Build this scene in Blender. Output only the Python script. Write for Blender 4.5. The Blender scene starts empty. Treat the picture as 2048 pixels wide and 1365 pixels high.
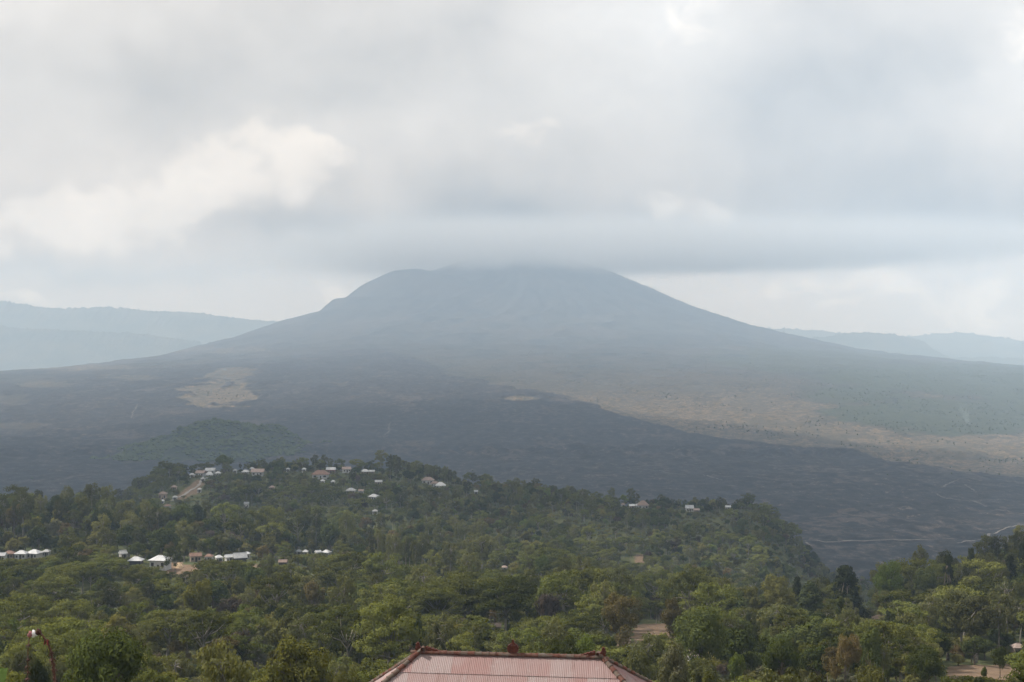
import bpy, bmesh, math, random
import numpy as np
from mathutils import Vector

R = math.radians
sc = bpy.context.scene
COL = sc.collection
F = 2571.0                    # focal length in photograph pixels (2048 wide)
CX, CY = 1024.0, 682.5
CZ = 300.0                    # height of the viewpoint; the lava plain lies near z = 38

# ------------------------------------------------------------------ camera
cam = bpy.data.cameras.new("camera")
cam_ob = bpy.data.objects.new("camera", cam)
COL.objects.link(cam_ob)
cam.sensor_width = 36.0
cam.lens = 36.0 * F / 2048.0
cam.clip_start = 0.5
cam.clip_end = 90000.0
cam_ob.location = (0, 0, CZ)
cam_ob.rotation_euler = (R(90), 0, 0)
sc.camera = cam_ob

# ------------------------------------------------------------------ render / exposure
vs = sc.view_settings
vs.view_transform = 'Standard'
vs.look = 'None'
vs.exposure = 0.35
vs.gamma = 1.0
vs.use_curve_mapping = False
cy = sc.cycles
cy.use_denoising = True
cy.use_adaptive_sampling = True
cy.adaptive_threshold = 0.035
try:
    cy.denoiser = 'OPENIMAGEDENOISE'
    cy.denoising_input_passes = 'RGB_ALBEDO_NORMAL'
except Exception:
    pass
cy.max_bounces = 4
cy.diffuse_bounces = 1
cy.glossy_bounces = 2
cy.transmission_bounces = 2
cy.transparent_max_bounces = 8
cy.volume_bounces = 1
cy.volume_step_rate = 4.0
cy.volume_max_steps = 64


# ------------------------------------------------------------------ node helper
class NT:
    def __init__(s, tree):
        s.t = tree
        s.n = tree.nodes
        s.l = tree.links

    def _in(s, sock, v):
        if v is None:
            return
        if isinstance(v, bpy.types.NodeSocket):
            s.l.new(v, sock)
        else:
            sock.default_value = v

    def m(s, op, a=None, b=None, c=None, clamp=False):
        n = s.n.new('ShaderNodeMath')
        n.operation = op
        n.use_clamp = clamp
        for i, v in enumerate((a, b, c)):
            s._in(n.inputs[i], v)
        return n.outputs[0]

    def vm(s, op, a=None, b=None):
        n = s.n.new('ShaderNodeVectorMath')
        n.operation = op
        s._in(n.inputs[0], a)
        if op == 'SCALE':
            s._in(n.inputs[3], b)
        else:
            s._in(n.inputs[1], b)
        return n.outputs[0]

    def noise(s, vec, scale, detail=4.0, rough=0.55, dist=0.0, color=False):
        n = s.n.new('ShaderNodeTexNoise')
        s._in(n.inputs['Vector'], vec)
        n.inputs['Scale'].default_value = scale
        n.inputs['Detail'].default_value = detail
        n.inputs['Roughness'].default_value = rough
        n.inputs['Distortion'].default_value = dist
        return n.outputs['Color' if color else 'Fac']

    def smooth(s, v, lo, hi, a=0.0, b=1.0):
        n = s.n.new('ShaderNodeMapRange')
        n.interpolation_type = 'SMOOTHSTEP'
        s._in(n.inputs['Value'], v)
        n.inputs['From Min'].default_value = lo
        n.inputs['From Max'].default_value = hi
        n.inputs['To Min'].default_value = a
        n.inputs['To Max'].default_value = b
        return n.outputs['Result']

    def mix(s, fac, a, b):
        n = s.n.new('ShaderNodeMix')
        n.data_type = 'RGBA'
        s._in(n.inputs[0], fac)
        for i, v in ((6, a), (7, b)):
            if isinstance(v, (tuple, list)) and len(v) == 3:
                v = (*v, 1.0)
            s._in(n.inputs[i], v)
        return n.outputs[2]

    def xyz(s, v):
        n = s.n.new('ShaderNodeSeparateXYZ')
        s._in(n.inputs[0], v)
        return n.outputs

    def comb(s, x, y, z):
        n = s.n.new('ShaderNodeCombineXYZ')
        for i, v in enumerate((x, y, z)):
            s._in(n.inputs[i], v)
        return n.outputs[0]

    def attr(s, name):
        n = s.n.new('ShaderNodeAttribute')
        n.attribute_name = name
        return n.outputs['Fac']

    def geo_pos(s):
        return s.n.new('ShaderNodeNewGeometry').outputs['Position']


# ------------------------------------------------------------------ sun direction, sky
SUN_AZ = -78.0     # degrees from straight ahead, negative = left
SUN_EL = 46.0
sd = Vector((math.sin(R(SUN_AZ)) * math.cos(R(SUN_EL)), math.cos(R(SUN_AZ)) * math.cos(R(SUN_EL)), math.sin(R(SUN_EL))))
sun = bpy.data.lights.new("sun", 'SUN')
sun.energy = 5.0
sun.angle = R(1.0)
sun.color = (1.0, 0.95, 0.88)
sun_ob = bpy.data.objects.new("sun", sun)
COL.objects.link(sun_ob)
sun_ob.location = (0, 0, 2000)
sun_ob.rotation_euler = (-sd).to_track_quat('-Z', 'Y').to_euler()

world = bpy.data.worlds.new("World")
sc.world = world
world.use_nodes = True
world.cycles.sampling_method = 'MANUAL'
world.cycles.sample_map_resolution = 512
wt = world.node_tree
wt.nodes.clear()
w = NT(wt)
tc = w.n.new('ShaderNodeTexCoord').outputs['Generated']
X, Y, Z = w.xyz(tc)
sky = w.n.new('ShaderNodeTexSky')
sky.sky_type = 'NISHITA'
sky.sun_disc = False
sky.sun_elevation = R(SUN_EL)
sky.sun_rotation = R(SUN_AZ)
bg_sky = w.n.new('ShaderNodeBackground')
w.l.new(sky.outputs[0], bg_sky.inputs['Color'])
bg_sky.inputs['Strength'].default_value = 0.07
# cloud cover: azimuth / elevation of the ray, bent by noise so that every bank has a ragged outline
nz = w.noise(tc, 7.0, 3.0, 0.6, 0.0, True)
wob = w.vm('SCALE', w.vm('SUBTRACT', nz, (0.5, 0.5, 0.5)), 0.11)
d2 = w.vm('ADD', tc, wob)
X2, Y2, Z2 = w.xyz(d2)
az = w.m('ARCTAN2', X2, Y2)
el = w.m('ARCSINE', Z2)
# flat cloud-deck coordinates: features pile up towards the horizon as a real layer does
den = w.m('ADD', w.m('MAXIMUM', Z, 0.0), 0.16)
deck = w.comb(w.m('DIVIDE', X, den), w.m('DIVIDE', Y, den), 0.0)
n_big = w.noise(deck, 1.1, 2.0, 0.5, 0.4)
n_mid = w.noise(d2, 9.0, 4.0, 0.55)
n_fine = w.noise(w.vm('MULTIPLY', d2, (1.0, 1.0, 1.7)), 17.0, 4.0, 0.62)
BASE_L = 0.885


azel = w.comb(az, el, 0.0)


def blob(acc, px, py, sx, sy, amp):
    """acc + amp * gaussian round a direction"""
    a0 = math.atan((px - CX) / F)
    e0 = math.atan((CY - py) / F)
    n = w.n.new('ShaderNodeVectorMath')
    n.operation = 'MULTIPLY_ADD'
    w._in(n.inputs[0], azel)
    n.inputs[1].default_value = (F / sx, F / sy, 0.0)
    n.inputs[2].default_value = (-a0 * F / sx, -e0 * F / sy, 0.0)
    d = w.n.new('ShaderNodeVectorMath')
    d.operation = 'DOT_PRODUCT'
    w._in(d.inputs[0], n.outputs[0])
    w._in(d.inputs[1], n.outputs[0])
    return w.m('MULTIPLY_ADD', w.m('POWER', 0.36788, d.outputs['Value']), amp, acc)


SKY_BLOBS = [   # soft grey and bright banks: centre and spread in photograph pixels (as angles), brightness
    (280, 175, 180, 60, -0.12), (730, 100, 150, 90, -0.10), (980, 90, 60, 160, -0.06), (1750, 100, 260, 120, -0.12), (1520, 250, 350, 110, -0.12),
    (560, 455, 190, 42, -0.20), (200, 530, 380, 26, -0.18), (850, 420, 320, 80, -0.17), (1010, 480, 320, 60, -0.20), (620, 210, 200, 50, -0.06), (1250, 130, 160, 60, -0.05),
    (1650, 400, 420, 80, -0.12), (1950, 440, 260, 60, -0.10), (1400, 60, 200, 120, 0.10), (150, 60, 260, 90, 0.08), (1060, 60, 120, 180, 0.04), (2040, 140, 80, 140, 0.12),
    (420, 360, 320, 90, 0.05), (1300, 200, 150, 160, 0.05),
]
PUFFS = [       # sunlit heads of cumulus between the banks
    (30, 468, 70, 34), (110, 440, 80, 42), (205, 420, 90, 46), (300, 410, 100, 55), (375, 372, 80, 56), (465, 320, 90, 60), (545, 305, 70, 66), (620, 345, 60, 60), (470, 400, 110, 50),
    (1085, 268, 75, 30), (1310, 378, 62, 24), (1400, 428, 56, 36), (2040, 110, 60, 90), (1400, 40, 100, 80),
    (1580, 575, 90, 26), (1720, 560, 110, 28), (1850, 610, 130, 26), (1980, 570, 100, 30), (1290, 565, 60, 16), (1650, 625, 90, 20), (600, 640, 60, 16), (690, 560, 50, 16), (60, 590, 80, 14),
]
lum = w.m('ADD', BASE_L, w.m('MULTIPLY', w.m('SUBTRACT', n_big, 0.5), 0.20))
for b in SKY_BLOBS:
    lum = blob(lum, b[0], b[1], b[2], b[3], b[4] * 1.6)
pf = 0.0
for b in PUFFS:
    pf = blob(pf, b[0], b[1], b[2] * 0.95, b[3] * 1.0, 0.70)
n_puff = w.noise(w.vm('MULTIPLY', tc, (1.0, 1.0, 1.35)), 22.0, 5.0, 0.58, 0.3)
pf = w.m('MULTIPLY', w.smooth(w.m('ADD', pf, w.m('MULTIPLY', w.m('SUBTRACT', n_puff, 0.5), 2.9)), 0.20, 0.95), w.smooth(pf, 0.02, 0.3))
pf = w.m('MULTIPLY', pf, w.m('ADD', 0.7, w.m('MULTIPLY', n_fine, 0.6)))
# flat dark base of the deck, running from the summit to the right
e0 = math.atan((CY - 538) / F)
line = w.m('ADD', e0, w.m('MULTIPLY', w.m('MAXIMUM', w.m('SUBTRACT', az, 0.11), 0.0), 0.085))
n_line = n_mid
up_ = w.m('SUBTRACT', w.m('ADD', w.m('ARCSINE', Z), w.m('MULTIPLY', w.m('SUBTRACT', n_line, 0.5), 0.020)), line)
bandm = w.m('MULTIPLY', w.smooth(up_, -0.002, 0.007), w.m('EXPONENT', w.m('MULTIPLY', w.m('MAXIMUM', up_, 0.0), -17.0)))
bandm = w.m('MULTIPLY', bandm, w.smooth(az, -0.10, 0.06))
lum = w.m('SUBTRACT', lum, w.m('MULTIPLY', bandm, 0.42))
lum = w.m('ADD', lum, w.m('MULTIPLY', w.m('SUBTRACT', n_mid, 0.5), 0.32))
lum = w.m('ADD', lum, w.m('MULTIPLY', w.m('SUBTRACT', n_fine, 0.5), 0.20))
lum = w.m('ADD', lum, w.smooth(Z, 0.0, 0.10, 0.10, 0.0))
lum = w.m('ADD', lum, w.m('MULTIPLY', pf, w.smooth(Z, 0.02, 0.14, 0.60, 0.25)))
lum = w.m('MAXIMUM', lum, 0.1)
tint = w.mix(w.smooth(lum, 0.40, 0.90), (0.965, 1.0, 1.03), (1.015, 1.0, 0.98))
tint = w.mix(w.smooth(Z, 0.03, 0.20, 1.0, 0.0), tint, (1.16, 1.0, 0.85))
tint = w.mix(w.m('MULTIPLY', pf, 0.8), tint, (1.07, 1.0, 0.92))
cc = w.vm('SCALE', tint, lum)
# below the horizon lies land that the built ground does not reach
cc = w.mix(w.smooth(Z, -0.06, -0.01), (0.09, 0.10, 0.09), cc)
bg_cl = w.n.new('ShaderNodeBackground')
w.l.new(cc, bg_cl.inputs['Color'])
bg_cl.inputs['Strength'].default_value = 0.80
mx = w.n.new('ShaderNodeMixShader')
mx.inputs[0].default_value = 0.94
w.l.new(bg_sky.outputs[0], mx.inputs[1])
w.l.new(bg_cl.outputs[0], mx.inputs[2])
wo = w.n.new('ShaderNodeOutputWorld')
w.l.new(mx.outputs[0], wo.inputs['Surface'])

# ------------------------------------------------------------------ numpy noise
def _hash(ix, iy, seed):
    h = (ix.astype(np.int64) * 374761393 + iy.astype(np.int64) * 668265263 + seed * 144305903) & 0x7fffffff
    h = ((h ^ (h >> 13)) * 1274126177) & 0x7fffffff
    h = (h ^ (h >> 16)) & 0xffffff
    return h / float(0xffffff)


def vnoise(x, y, seed=0):
    ix = np.floor(x)
    iy = np.floor(y)
    fx = x - ix
    fy = y - iy
    fx = fx * fx * fx * (fx * (fx * 6 - 15) + 10)
    fy = fy * fy * fy * (fy * (fy * 6 - 15) + 10)
    a = _hash(ix, iy, seed)
    b = _hash(ix + 1, iy, seed)
    c = _hash(ix, iy + 1, seed)
    d = _hash(ix + 1, iy + 1, seed)
    return (a * (1 - fx) + b * fx) * (1 - fy) + (c * (1 - fx) + d * fx) * fy


def fbm(x, y, oct=4, seed=0, gain=0.5):
    s = np.zeros_like(x, dtype=float)
    amp, tot, f = 1.0, 0.0, 1.0
    for o in range(oct):
        s += amp * (vnoise(x * f + o * 17.3, y * f - o * 9.1, seed + o) - 0.5)
        tot += amp
        amp *= gain
        f *= 2.03
    return s / tot * 2.0       # about -1..1


def sstep(x, a, b):
    t = np.clip((x - a) / (b - a), 0, 1)
    return t * t * (3 - 2 * t)


# ------------------------------------------------------------------ mesh helpers
def mesh_np(name, verts, faces, mats=(), mat_idx=None, smooth=False):
    """faces: (n,k) int array, all the same size"""
    me = bpy.data.meshes.new(name)
    verts = np.asarray(verts, dtype=np.float32)
    faces = np.asarray(faces, dtype=np.int32)
    n, k = faces.shape
    me.vertices.add(len(verts))
    me.vertices.foreach_set('co', verts.ravel())
    me.loops.add(n * k)
    me.loops.foreach_set('vertex_index', faces.ravel())
    me.polygons.add(n)
    me.polygons.foreach_set('loop_start', np.arange(0, n * k, k, dtype=np.int32))
    for m_ in mats:
        me.materials.append(m_)
    if mat_idx is not None:
        me.polygons.foreach_set('material_index', np.asarray(mat_idx, dtype=np.int32))
    me.polygons.foreach_set('use_smooth', np.full(n, smooth, dtype=bool))
    me.update(calc_edges=True)
    return me


def add_attr(me, name, vals):
    a = me.attributes.new(name, 'FLOAT', 'POINT')
    a.data.foreach_set('value', np.asarray(vals, dtype=np.float32))


def link(name, data, parent=None):
    o = bpy.data.objects.new(name, data)
    COL.objects.link(o)
    if parent is not None:
        o.parent = parent
    return o


def tag(o, label, cat=None, group=None, kind=None):
    if label:
        o['label'] = label
    if cat:
        o['category'] = cat
    if group:
        o['group'] = group
    if kind:
        o['kind'] = kind
    return o


class MB:
    """collects polygons, builds one mesh"""
    def __init__(s):
        s.v = []
        s.f = []

    def poly(s, pts):
        b = len(s.v)
        s.v += [tuple(p) for p in pts]
        s.f.append(tuple(range(b, b + len(pts))))

    def box(s, x0, x1, y0, y1, z0, z1):
        b = len(s.v)
        s.v += [(x0, y0, z0), (x1, y0, z0), (x1, y1, z0), (x0, y1, z0), (x0, y0, z1), (x1, y0, z1), (x1, y1, z1), (x0, y1, z1)]
        s.f += [tuple(b + i for i in q) for q in ((0, 3, 2, 1), (4, 5, 6, 7), (0, 1, 5, 4), (1, 2, 6, 5), (2, 3, 7, 6), (3, 0, 4, 7))]

    def tube(s, pts, rads, n=6):
        pts = [Vector(p) for p in pts]
        b = len(s.v)
        for i, p in enumerate(pts):
            t = (pts[min(i + 1, len(pts) - 1)] - pts[max(i - 1, 0)])
            if t.length < 1e-9:
                t = Vector((0, 0, 1))
            t.normalize()
            a = t.cross(Vector((0.31, 0.95, 0.07)))
            if a.length < 1e-3:
                a = t.cross(Vector((1, 0, 0)))
            a.normalize()
            c = t.cross(a)
            for k in range(n):
                q = 2 * math.pi * k / n
                s.v.append(tuple(p + (a * math.cos(q) + c * math.sin(q)) * rads[i]))
        for i in range(len(pts) - 1):
            for k in range(n):
                k2 = (k + 1) % n
                s.f.append((b + i * n + k, b + i * n + k2, b + (i + 1) * n + k2, b + (i + 1) * n + k))
        s.f.append(tuple(b + k for k in range(n))[::-1])
        s.f.append(tuple(b + (len(pts) - 1) * n + k for k in range(n)))

    def extrude(s, outline, y0, y1):
        """outline in (x,z), extruded in y"""
        b = len(s.v)
        n = len(outline)
        s.v += [(x, y0, z) for x, z in outline] + [(x, y1, z) for x, z in outline]
        s.f.append(tuple(range(b, b + n)))
        s.f.append(tuple(range(b + n, b + 2 * n))[::-1])
        for i in range(n):
            j = (i + 1) % n
            s.f.append((b + i, b + n + i, b + n + j, b + j))

    def mesh(s, name, mats, smooth=False):
        me = bpy.data.meshes.new(name)
        me.from_pydata(s.v, [], s.f)
        for m_ in (mats if isinstance(mats, (list, tuple)) else [mats]):
            me.materials.append(m_)
        if smooth:
            me.polygons.foreach_set('use_smooth', np.full(len(me.polygons), True))
        me.update()
        return me

    def build(s, name, mats, parent=None, smooth=False):
        return link(name, s.mesh(name, mats, smooth), parent)


# ------------------------------------------------------------------ materials
def new_mat(name):
    m_ = bpy.data.materials.new(name)
    m_.use_nodes = True
    m_.node_tree.nodes.clear()
    return m_, NT(m_.node_tree)


def finish(t, col, rough=0.8, bump=None, bump_d=0.1, bump_s=0.6, spec=0.3, metallic=0.0):
    b = t.n.new('ShaderNodeBsdfPrincipled')
    t._in(b.inputs['Base Color'], (*col, 1.0) if isinstance(col, tuple) and len(col) == 3 else col)
    t._in(b.inputs['Roughness'], rough)
    b.inputs['Specular IOR Level'].default_value = spec
    b.inputs['Metallic'].default_value = metallic
    if bump is not None:
        bn = t.n.new('ShaderNodeBump')
        bn.inputs['Distance'].default_value = bump_d
        bn.inputs['Strength'].default_value = bump_s
        t._in(bn.inputs['Height'], bump)
        t.l.new(bn.outputs[0], b.inputs['Normal'])
    o = t.n.new('ShaderNodeOutputMaterial')
    t.l.new(b.outputs[0], o.inputs['Surface'])


def mat_leaf(name, c1, c2, c3, transl=0.28, var=0.5):
    """foliage: colour shifts between trees (object random), and between clumps (noise)"""
    m_, t = new_mat(name)
    oi = t.n.new('ShaderNodeObjectInfo')
    pos = t.geo_pos()
    n1 = t.noise(pos, 0.45, 3.0)
    n2 = t.noise(pos, 3.0, 2.0)
    base = t.mix(t.smooth(oi.outputs['Random'], 0.0, 1.0), c1, c2)
    base = t.mix(t.smooth(n1, 0.45, 0.75, 0.0, var), base, c3)
    val = t.m('ADD', 0.72, t.m('MULTIPLY', n2, 0.56))
    rnd2 = t.m('FRACT', t.m('MULTIPLY', oi.outputs['Random'], 7.31))
    val = t.m('MULTIPLY', val, t.m('ADD', 0.52, t.m('MULTIPLY', rnd2, 0.96)))
    colr = t.vm('SCALE', base, val)
    d = t.n.new('ShaderNodeBsdfDiffuse')
    t._in(d.inputs['Color'], colr)
    tr = t.n.new('ShaderNodeBsdfTranslucent')
    t._in(tr.inputs['Color'], t.vm('MULTIPLY', colr, (1.15, 1.1, 0.6)))
    mxs = t.n.new('ShaderNodeMixShader')
    mxs.inputs[0].default_value = transl
    t.l.new(d.outputs[0], mxs.inputs[1])
    t.l.new(tr.outputs[0], mxs.inputs[2])
    o = t.n.new('ShaderNodeOutputMaterial')
    t.l.new(mxs.outputs[0], o.inputs['Surface'])
    return m_


def mat_plain(name, c1, c2, scale=2.0, rough=0.8, bump=0.0, spec=0.3, obj_var=0.0, metallic=0.0):
    m_, t = new_mat(name)
    pos = t.geo_pos()
    n1 = t.noise(pos, scale, 5.0, 0.6)
    colr = t.mix(t.smooth(n1, 0.3, 0.7), c1, c2)
    if obj_var:
        oi = t.n.new('ShaderNodeObjectInfo')
        colr = t.vm('SCALE', colr, t.m('ADD', 1.0 - obj_var / 2, t.m('MULTIPLY', oi.outputs['Random'], obj_var)))
    finish(t, colr, rough, n1 if bump else None, bump, 0.6, spec, metallic)
    return m_


M = {}
M['dense'] = mat_leaf('leaf_dark_green', (0.052, 0.066, 0.020), (0.068, 0.080, 0.026), (0.105, 0.112, 0.034), 0.25)
M['mango'] = mat_leaf('leaf_mango', (0.072, 0.092, 0.026), (0.076, 0.094, 0.027), (0.125, 0.138, 0.040), 0.22)
M['feather'] = mat_leaf('leaf_feather_green', (0.092, 0.106, 0.030), (0.122, 0.128, 0.038), (0.140, 0.140, 0.042), 0.36)
M['olive'] = mat_leaf('leaf_olive', (0.112, 0.112, 0.036), (0.145, 0.134, 0.045), (0.155, 0.145, 0.050), 0.32)
M['slender'] = mat_leaf('leaf_grey_green', (0.094, 0.100, 0.042), (0.118, 0.118, 0.050), (0.122, 0.120, 0.052), 0.32)
M['rust'] = mat_leaf('leaf_rust', (0.118, 0.096, 0.042), (0.128, 0.090, 0.044), (0.102, 0.100, 0.040), 0.3)
M['yellow'] = mat_leaf('leaf_yellow_green', (0.135, 0.132, 0.032), (0.125, 0.128, 0.032), (0.185, 0.165, 0.042), 0.3)
M['conifer'] = mat_leaf('leaf_conifer', (0.048, 0.058, 0.026), (0.056, 0.066, 0.028), (0.076, 0.080, 0.032), 0.15)
M['pale'] = mat_leaf('leaf_pale', (0.120, 0.122, 0.068), (0.130, 0.130, 0.074), (0.205, 0.192, 0.135), 0.28)
M['twig'] = mat_leaf('leaf_dry_twig', (0.100, 0.075, 0.058), (0.090, 0.072, 0.058), (0.115, 0.090, 0.066), 0.1)
M['lime'] = mat_leaf('leaf_lime', (0.105, 0.130, 0.030), (0.090, 0.120, 0.028), (0.145, 0.158, 0.040), 0.33)
M['palm'] = mat_leaf('leaf_palm', (0.050, 0.065, 0.026), (0.060, 0.075, 0.030), (0.080, 0.085, 0.034), 0.2)
M['bark'] = mat_plain('bark_brown', (0.095, 0.075, 0.055), (0.170, 0.140, 0.105), 3.0, 0.9)
M['bark_pale'] = mat_plain('bark_pale', (0.150, 0.135, 0.110), (0.270, 0.245, 0.205), 2.5, 0.9)
M['roof_white'] = mat_plain('roof_white_tin', (0.36, 0.37, 0.38), (0.52, 0.52, 0.52), 0.5, 0.55, 0, 0.4)
M['roof_grey'] = mat_plain('roof_grey_tin', (0.26, 0.27, 0.28), (0.38, 0.38, 0.38), 0.6, 0.5, 0, 0.4)
M['roof_rust'] = mat_plain('roof_rust_tile', (0.150, 0.092, 0.070), (0.220, 0.135, 0.100), 0.8, 0.8)
M['roof_pink'] = mat_plain('roof_faded_tile', (0.24, 0.18, 0.155), (0.31, 0.245, 0.215), 0.8, 0.8)
M['thatch'] = mat_plain('roof_thatch', (0.17, 0.13, 0.11), (0.24, 0.18, 0.15), 1.5, 0.95)
M['wall_grey'] = mat_plain('wall_grey_block', (0.36, 0.36, 0.35), (0.46, 0.46, 0.45), 0.9, 0.9)
M['wall_white'] = mat_plain('wall_white_render', (0.38, 0.37, 0.35), (0.48, 0.47, 0.45), 0.7, 0.9)
M['wall_tan'] = mat_plain('wall_tan_render', (0.24, 0.19, 0.145), (0.32, 0.255, 0.20), 0.7, 0.9)
M['dark_open'] = mat_plain('dark_timber', (0.030, 0.027, 0.024), (0.050, 0.045, 0.040), 2.0, 0.7)
M['fascia_red'] = mat_plain('fascia_red', (0.34, 0.10, 0.08), (0.42, 0.15, 0.12), 1.0, 0.7)
M['sand'] = mat_plain('sand', (0.46, 0.33, 0.20), (0.54, 0.40, 0.25), 2.0, 0.95, 0.1)
M['road'] = mat_plain('pale_track', (0.10, 0.090, 0.080), (0.25, 0.22, 0.19), 0.03, 0.95)
M['path'] = mat_plain('village_path', (0.20, 0.185, 0.165), (0.27, 0.25, 0.225), 0.2, 0.95)

# ------------------------------------------------------------------ terrain: near hillside
HD = [3, 10, 20, 30, 55, 90, 130, 200, 300, 400, 520, 650, 760, 880, 1000, 1120, 1300, 1650]
HP = [-900, 0, 200, 350, 600, 800, 1024, 1300, 1500, 1700, 1900, 2048, 2950]
HZ = [
    [-4.0] * 13,
    [-6.0] * 13,
    [-10.0] * 13,
    [-13.0] * 13,
    [-19.0] * 13,
    [-30.0] * 13,
    [-42.0] * 13,
    [-58, -58, -58, -58, -58, -58, -57, -57, -55, -54, -53, -52, -50],
    [-73, -73, -73, -73, -73, -73, -73, -72, -72, -72, -74, -75, -72],
    [-85, -86, -87, -87, -87, -87, -88, -90, -90, -88, -85, -84, -80],
    [-90, -91, -91, -91, -92, -97, -102, -110, -112, -112, -100, -95, -88],
    [-92, -94, -95, -98, -108, -110, -115, -136, -142, -155, -128, -106, -92],
    [-112, -116, -118, -118, -118, -114, -121, -138, -145, -172, -185, -150, -120],
    [-130, -132, -126, -115, -109, -106, -118, -130, -134, -182, -235, -215, -180],
    [-160, -155, -131, -104, -100, -102, -119, -129, -130, -190, -262, -262, -240],
    [-200, -195, -178, -135, -128, -131, -146, -157, -168, -222, -272, -272, -265],
    [-245, -245, -235, -210, -200, -200, -210, -220, -230, -270, -276, -276, -276],
    [-282] * 13,
]
HD = np.array(HD, float)
HP = np.array(HP, float)
HZ = np.array(HZ, float)
LHD = np.log(HD)


def hill_z(x, y):
    """ground height above sea (z) of the near hillside at world x,y (arrays)"""
    x = np.asarray(x, float)
    y = np.asarray(y, float)
    p = CX + F * x / y
    ld = np.log(np.clip(y, HD[0], HD[-1] - 1e-3))
    p = np.clip(p, HP[0], HP[-1] - 1e-3)
    i = np.clip(np.searchsorted(LHD, ld, side='right') - 1, 0, len(HD) - 2)
    j = np.clip(np.searchsorted(HP, p, side='right') - 1, 0, len(HP) - 2)
    u = (ld - LHD[i]) / (LHD[i + 1] - LHD[i])
    v = (p - HP[j]) / (HP[j + 1] - HP[j])
    v = v * v * (3 - 2 * v)
    z = (HZ[i, j] * (1 - v) + HZ[i, j + 1] * v) * (1 - u) + (HZ[i + 1, j] * (1 - v) + HZ[i + 1, j + 1] * v) * u
    amp = np.clip((y - 60) / 300, 0, 1)
    z = z + amp * (3.2 * fbm(x / 70, y / 70, 3, 5) + 0.8 * fbm(x / 16, y / 16, 2, 9))
    return z + CZ


def hz1(x, y):
    return float(hill_z(np.array([x]), np.array([y]))[0])


def hit(px, py, dz=0.0, d0=40.0, d1=1500.0):
    """first depth at which the sight line through a photograph pixel meets the hillside"""
    d = np.geomspace(d0, d1, 3000)
    x = (px - CX) / F * d
    zr = CZ + (CY - py) / F * d
    g = hill_z(x, d) + dz
    k = np.nonzero(zr <= g)[0]
    return float(d[k[0]]) if len(k) else None


def to_px(x, y, z):
    return CX + F * x / y, CY - F * (z - CZ) / y


def in_poly(px, py, poly):
    inside = np.zeros(px.shape, bool)
    n = len(poly)
    for i in range(n):
        x1, y1 = poly[i]
        x2, y2 = poly[(i + 1) % n]
        c = ((y1 > py) != (y2 > py)) & (px < (x2 - x1) * (py - y1) / (y2 - y1 + 1e-12) + x1)
        inside ^= c
    return inside


# cleared plots on the hillside (their outline on the ground, as seen)
FIELDS = [   # (polygon in photograph pixels, soil 0..1 or grass -1)
    ([(308, 1130), (345, 1125), (385, 1128), (412, 1136), (395, 1150), (345, 1156), (312, 1154)], 1.0),
    ([(500, 1128), (560, 1132), (620, 1150), (560, 1160), (460, 1152), (440, 1140)], 0.55),
    ([(1265, 1250), (1350, 1246), (1352, 1282), (1262, 1284)], 0.8),
    ([(1215, 1284), (1300, 1284), (1310, 1330), (1240, 1326)], 0.35),
    ([(1890, 1332), (2060, 1328), (2060, 1372), (1895, 1368)], 0.75),
    ([(1712, 1222), (1760, 1224), (1762, 1248), (1708, 1248)], 0.8),
    ([(1460, 1332), (1525, 1318), (1540, 1352), (1478, 1362)], 0.45),
    ([(1870, 1136), (1925, 1136), (1925, 1162), (1865, 1162)], 1.0),
    ([(600, 1026), (640, 1036), (655, 1046), (612, 1034)], 0.4),
    ([(765, 945), (830, 948), (820, 956), (760, 954)], 0.2),
    ([(790, 968), (850, 970), (850, 980), (780, 980)], 0.25),
    ([(870, 990), (915, 994), (905, 1012), (872, 1002)], 0.45),
    ([(1222, 1074), (1262, 1088), (1290, 1100), (1250, 1094)], 0.4),
    ([(1262, 1105), (1285, 1110), (1290, 1136), (1268, 1136)], 0.7),
    ([(380, 965), (410, 955), (400, 990), (345, 1002)], 0.6),
]
nD, nP = 420, 330
gd = np.geomspace(3.0, 1648.0, nD)
gp = np.linspace(-880, 2930, nP)
DD, PP = np.meshgrid(gd, gp, indexing='ij')
XX = (PP - CX) / F * DD
ZZ = hill_z(XX.ravel(), DD.ravel()).reshape(DD.shape)
soil = np.zeros(DD.shape)
ppx, ppy = to_px(XX, DD, ZZ)
wobx = 5 * fbm(XX / 8, DD / 8, 2, 31)
for poly, s_ in FIELDS:
    ins = in_poly(ppx + wobx, ppy + wobx * 0.4, poly) & (DD > 60)
    soil[ins] = s_


def grid_faces(nr, nc):
    idx = np.arange(nr * nc).reshape(nr, nc)
    return np.stack([idx[:-1, :-1], idx[:-1, 1:], idx[1:, 1:], idx[1:, :-1]], -1).reshape(-1, 4)


m_hill, t = new_mat('hillside_ground')
pos = t.geo_pos()
n1 = t.noise(pos, 0.09, 5.0, 0.6)
n2 = t.noise(pos, 0.7, 4.0, 0.6)
g = t.mix(t.smooth(n1, 0.35, 0.65), (0.045, 0.058, 0.022), (0.085, 0.088, 0.034))
g = t.mix(t.smooth(n2, 0.5, 0.75, 0.0, 0.6), g, (0.110, 0.100, 0.050))
s_col = t.mix(t.smooth(n2, 0.35, 0.65), (0.135, 0.092, 0.062), (0.185, 0.130, 0.086))
g = t.mix(t.smooth(t.m('ADD', t.attr('soil'), t.m('MULTIPLY', t.m('SUBTRACT', n2, 0.5), 0.9)), 0.25, 0.65), g, s_col)
finish(t, g, 0.95, n2, 0.5, 0.7, 0.1)
me = mesh_np('hillside', np.stack([XX, DD, ZZ], -1).reshape(-1, 3), grid_faces(nD, nP), [m_hill], smooth=True)
add_attr(me, 'soil', soil.ravel())
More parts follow.
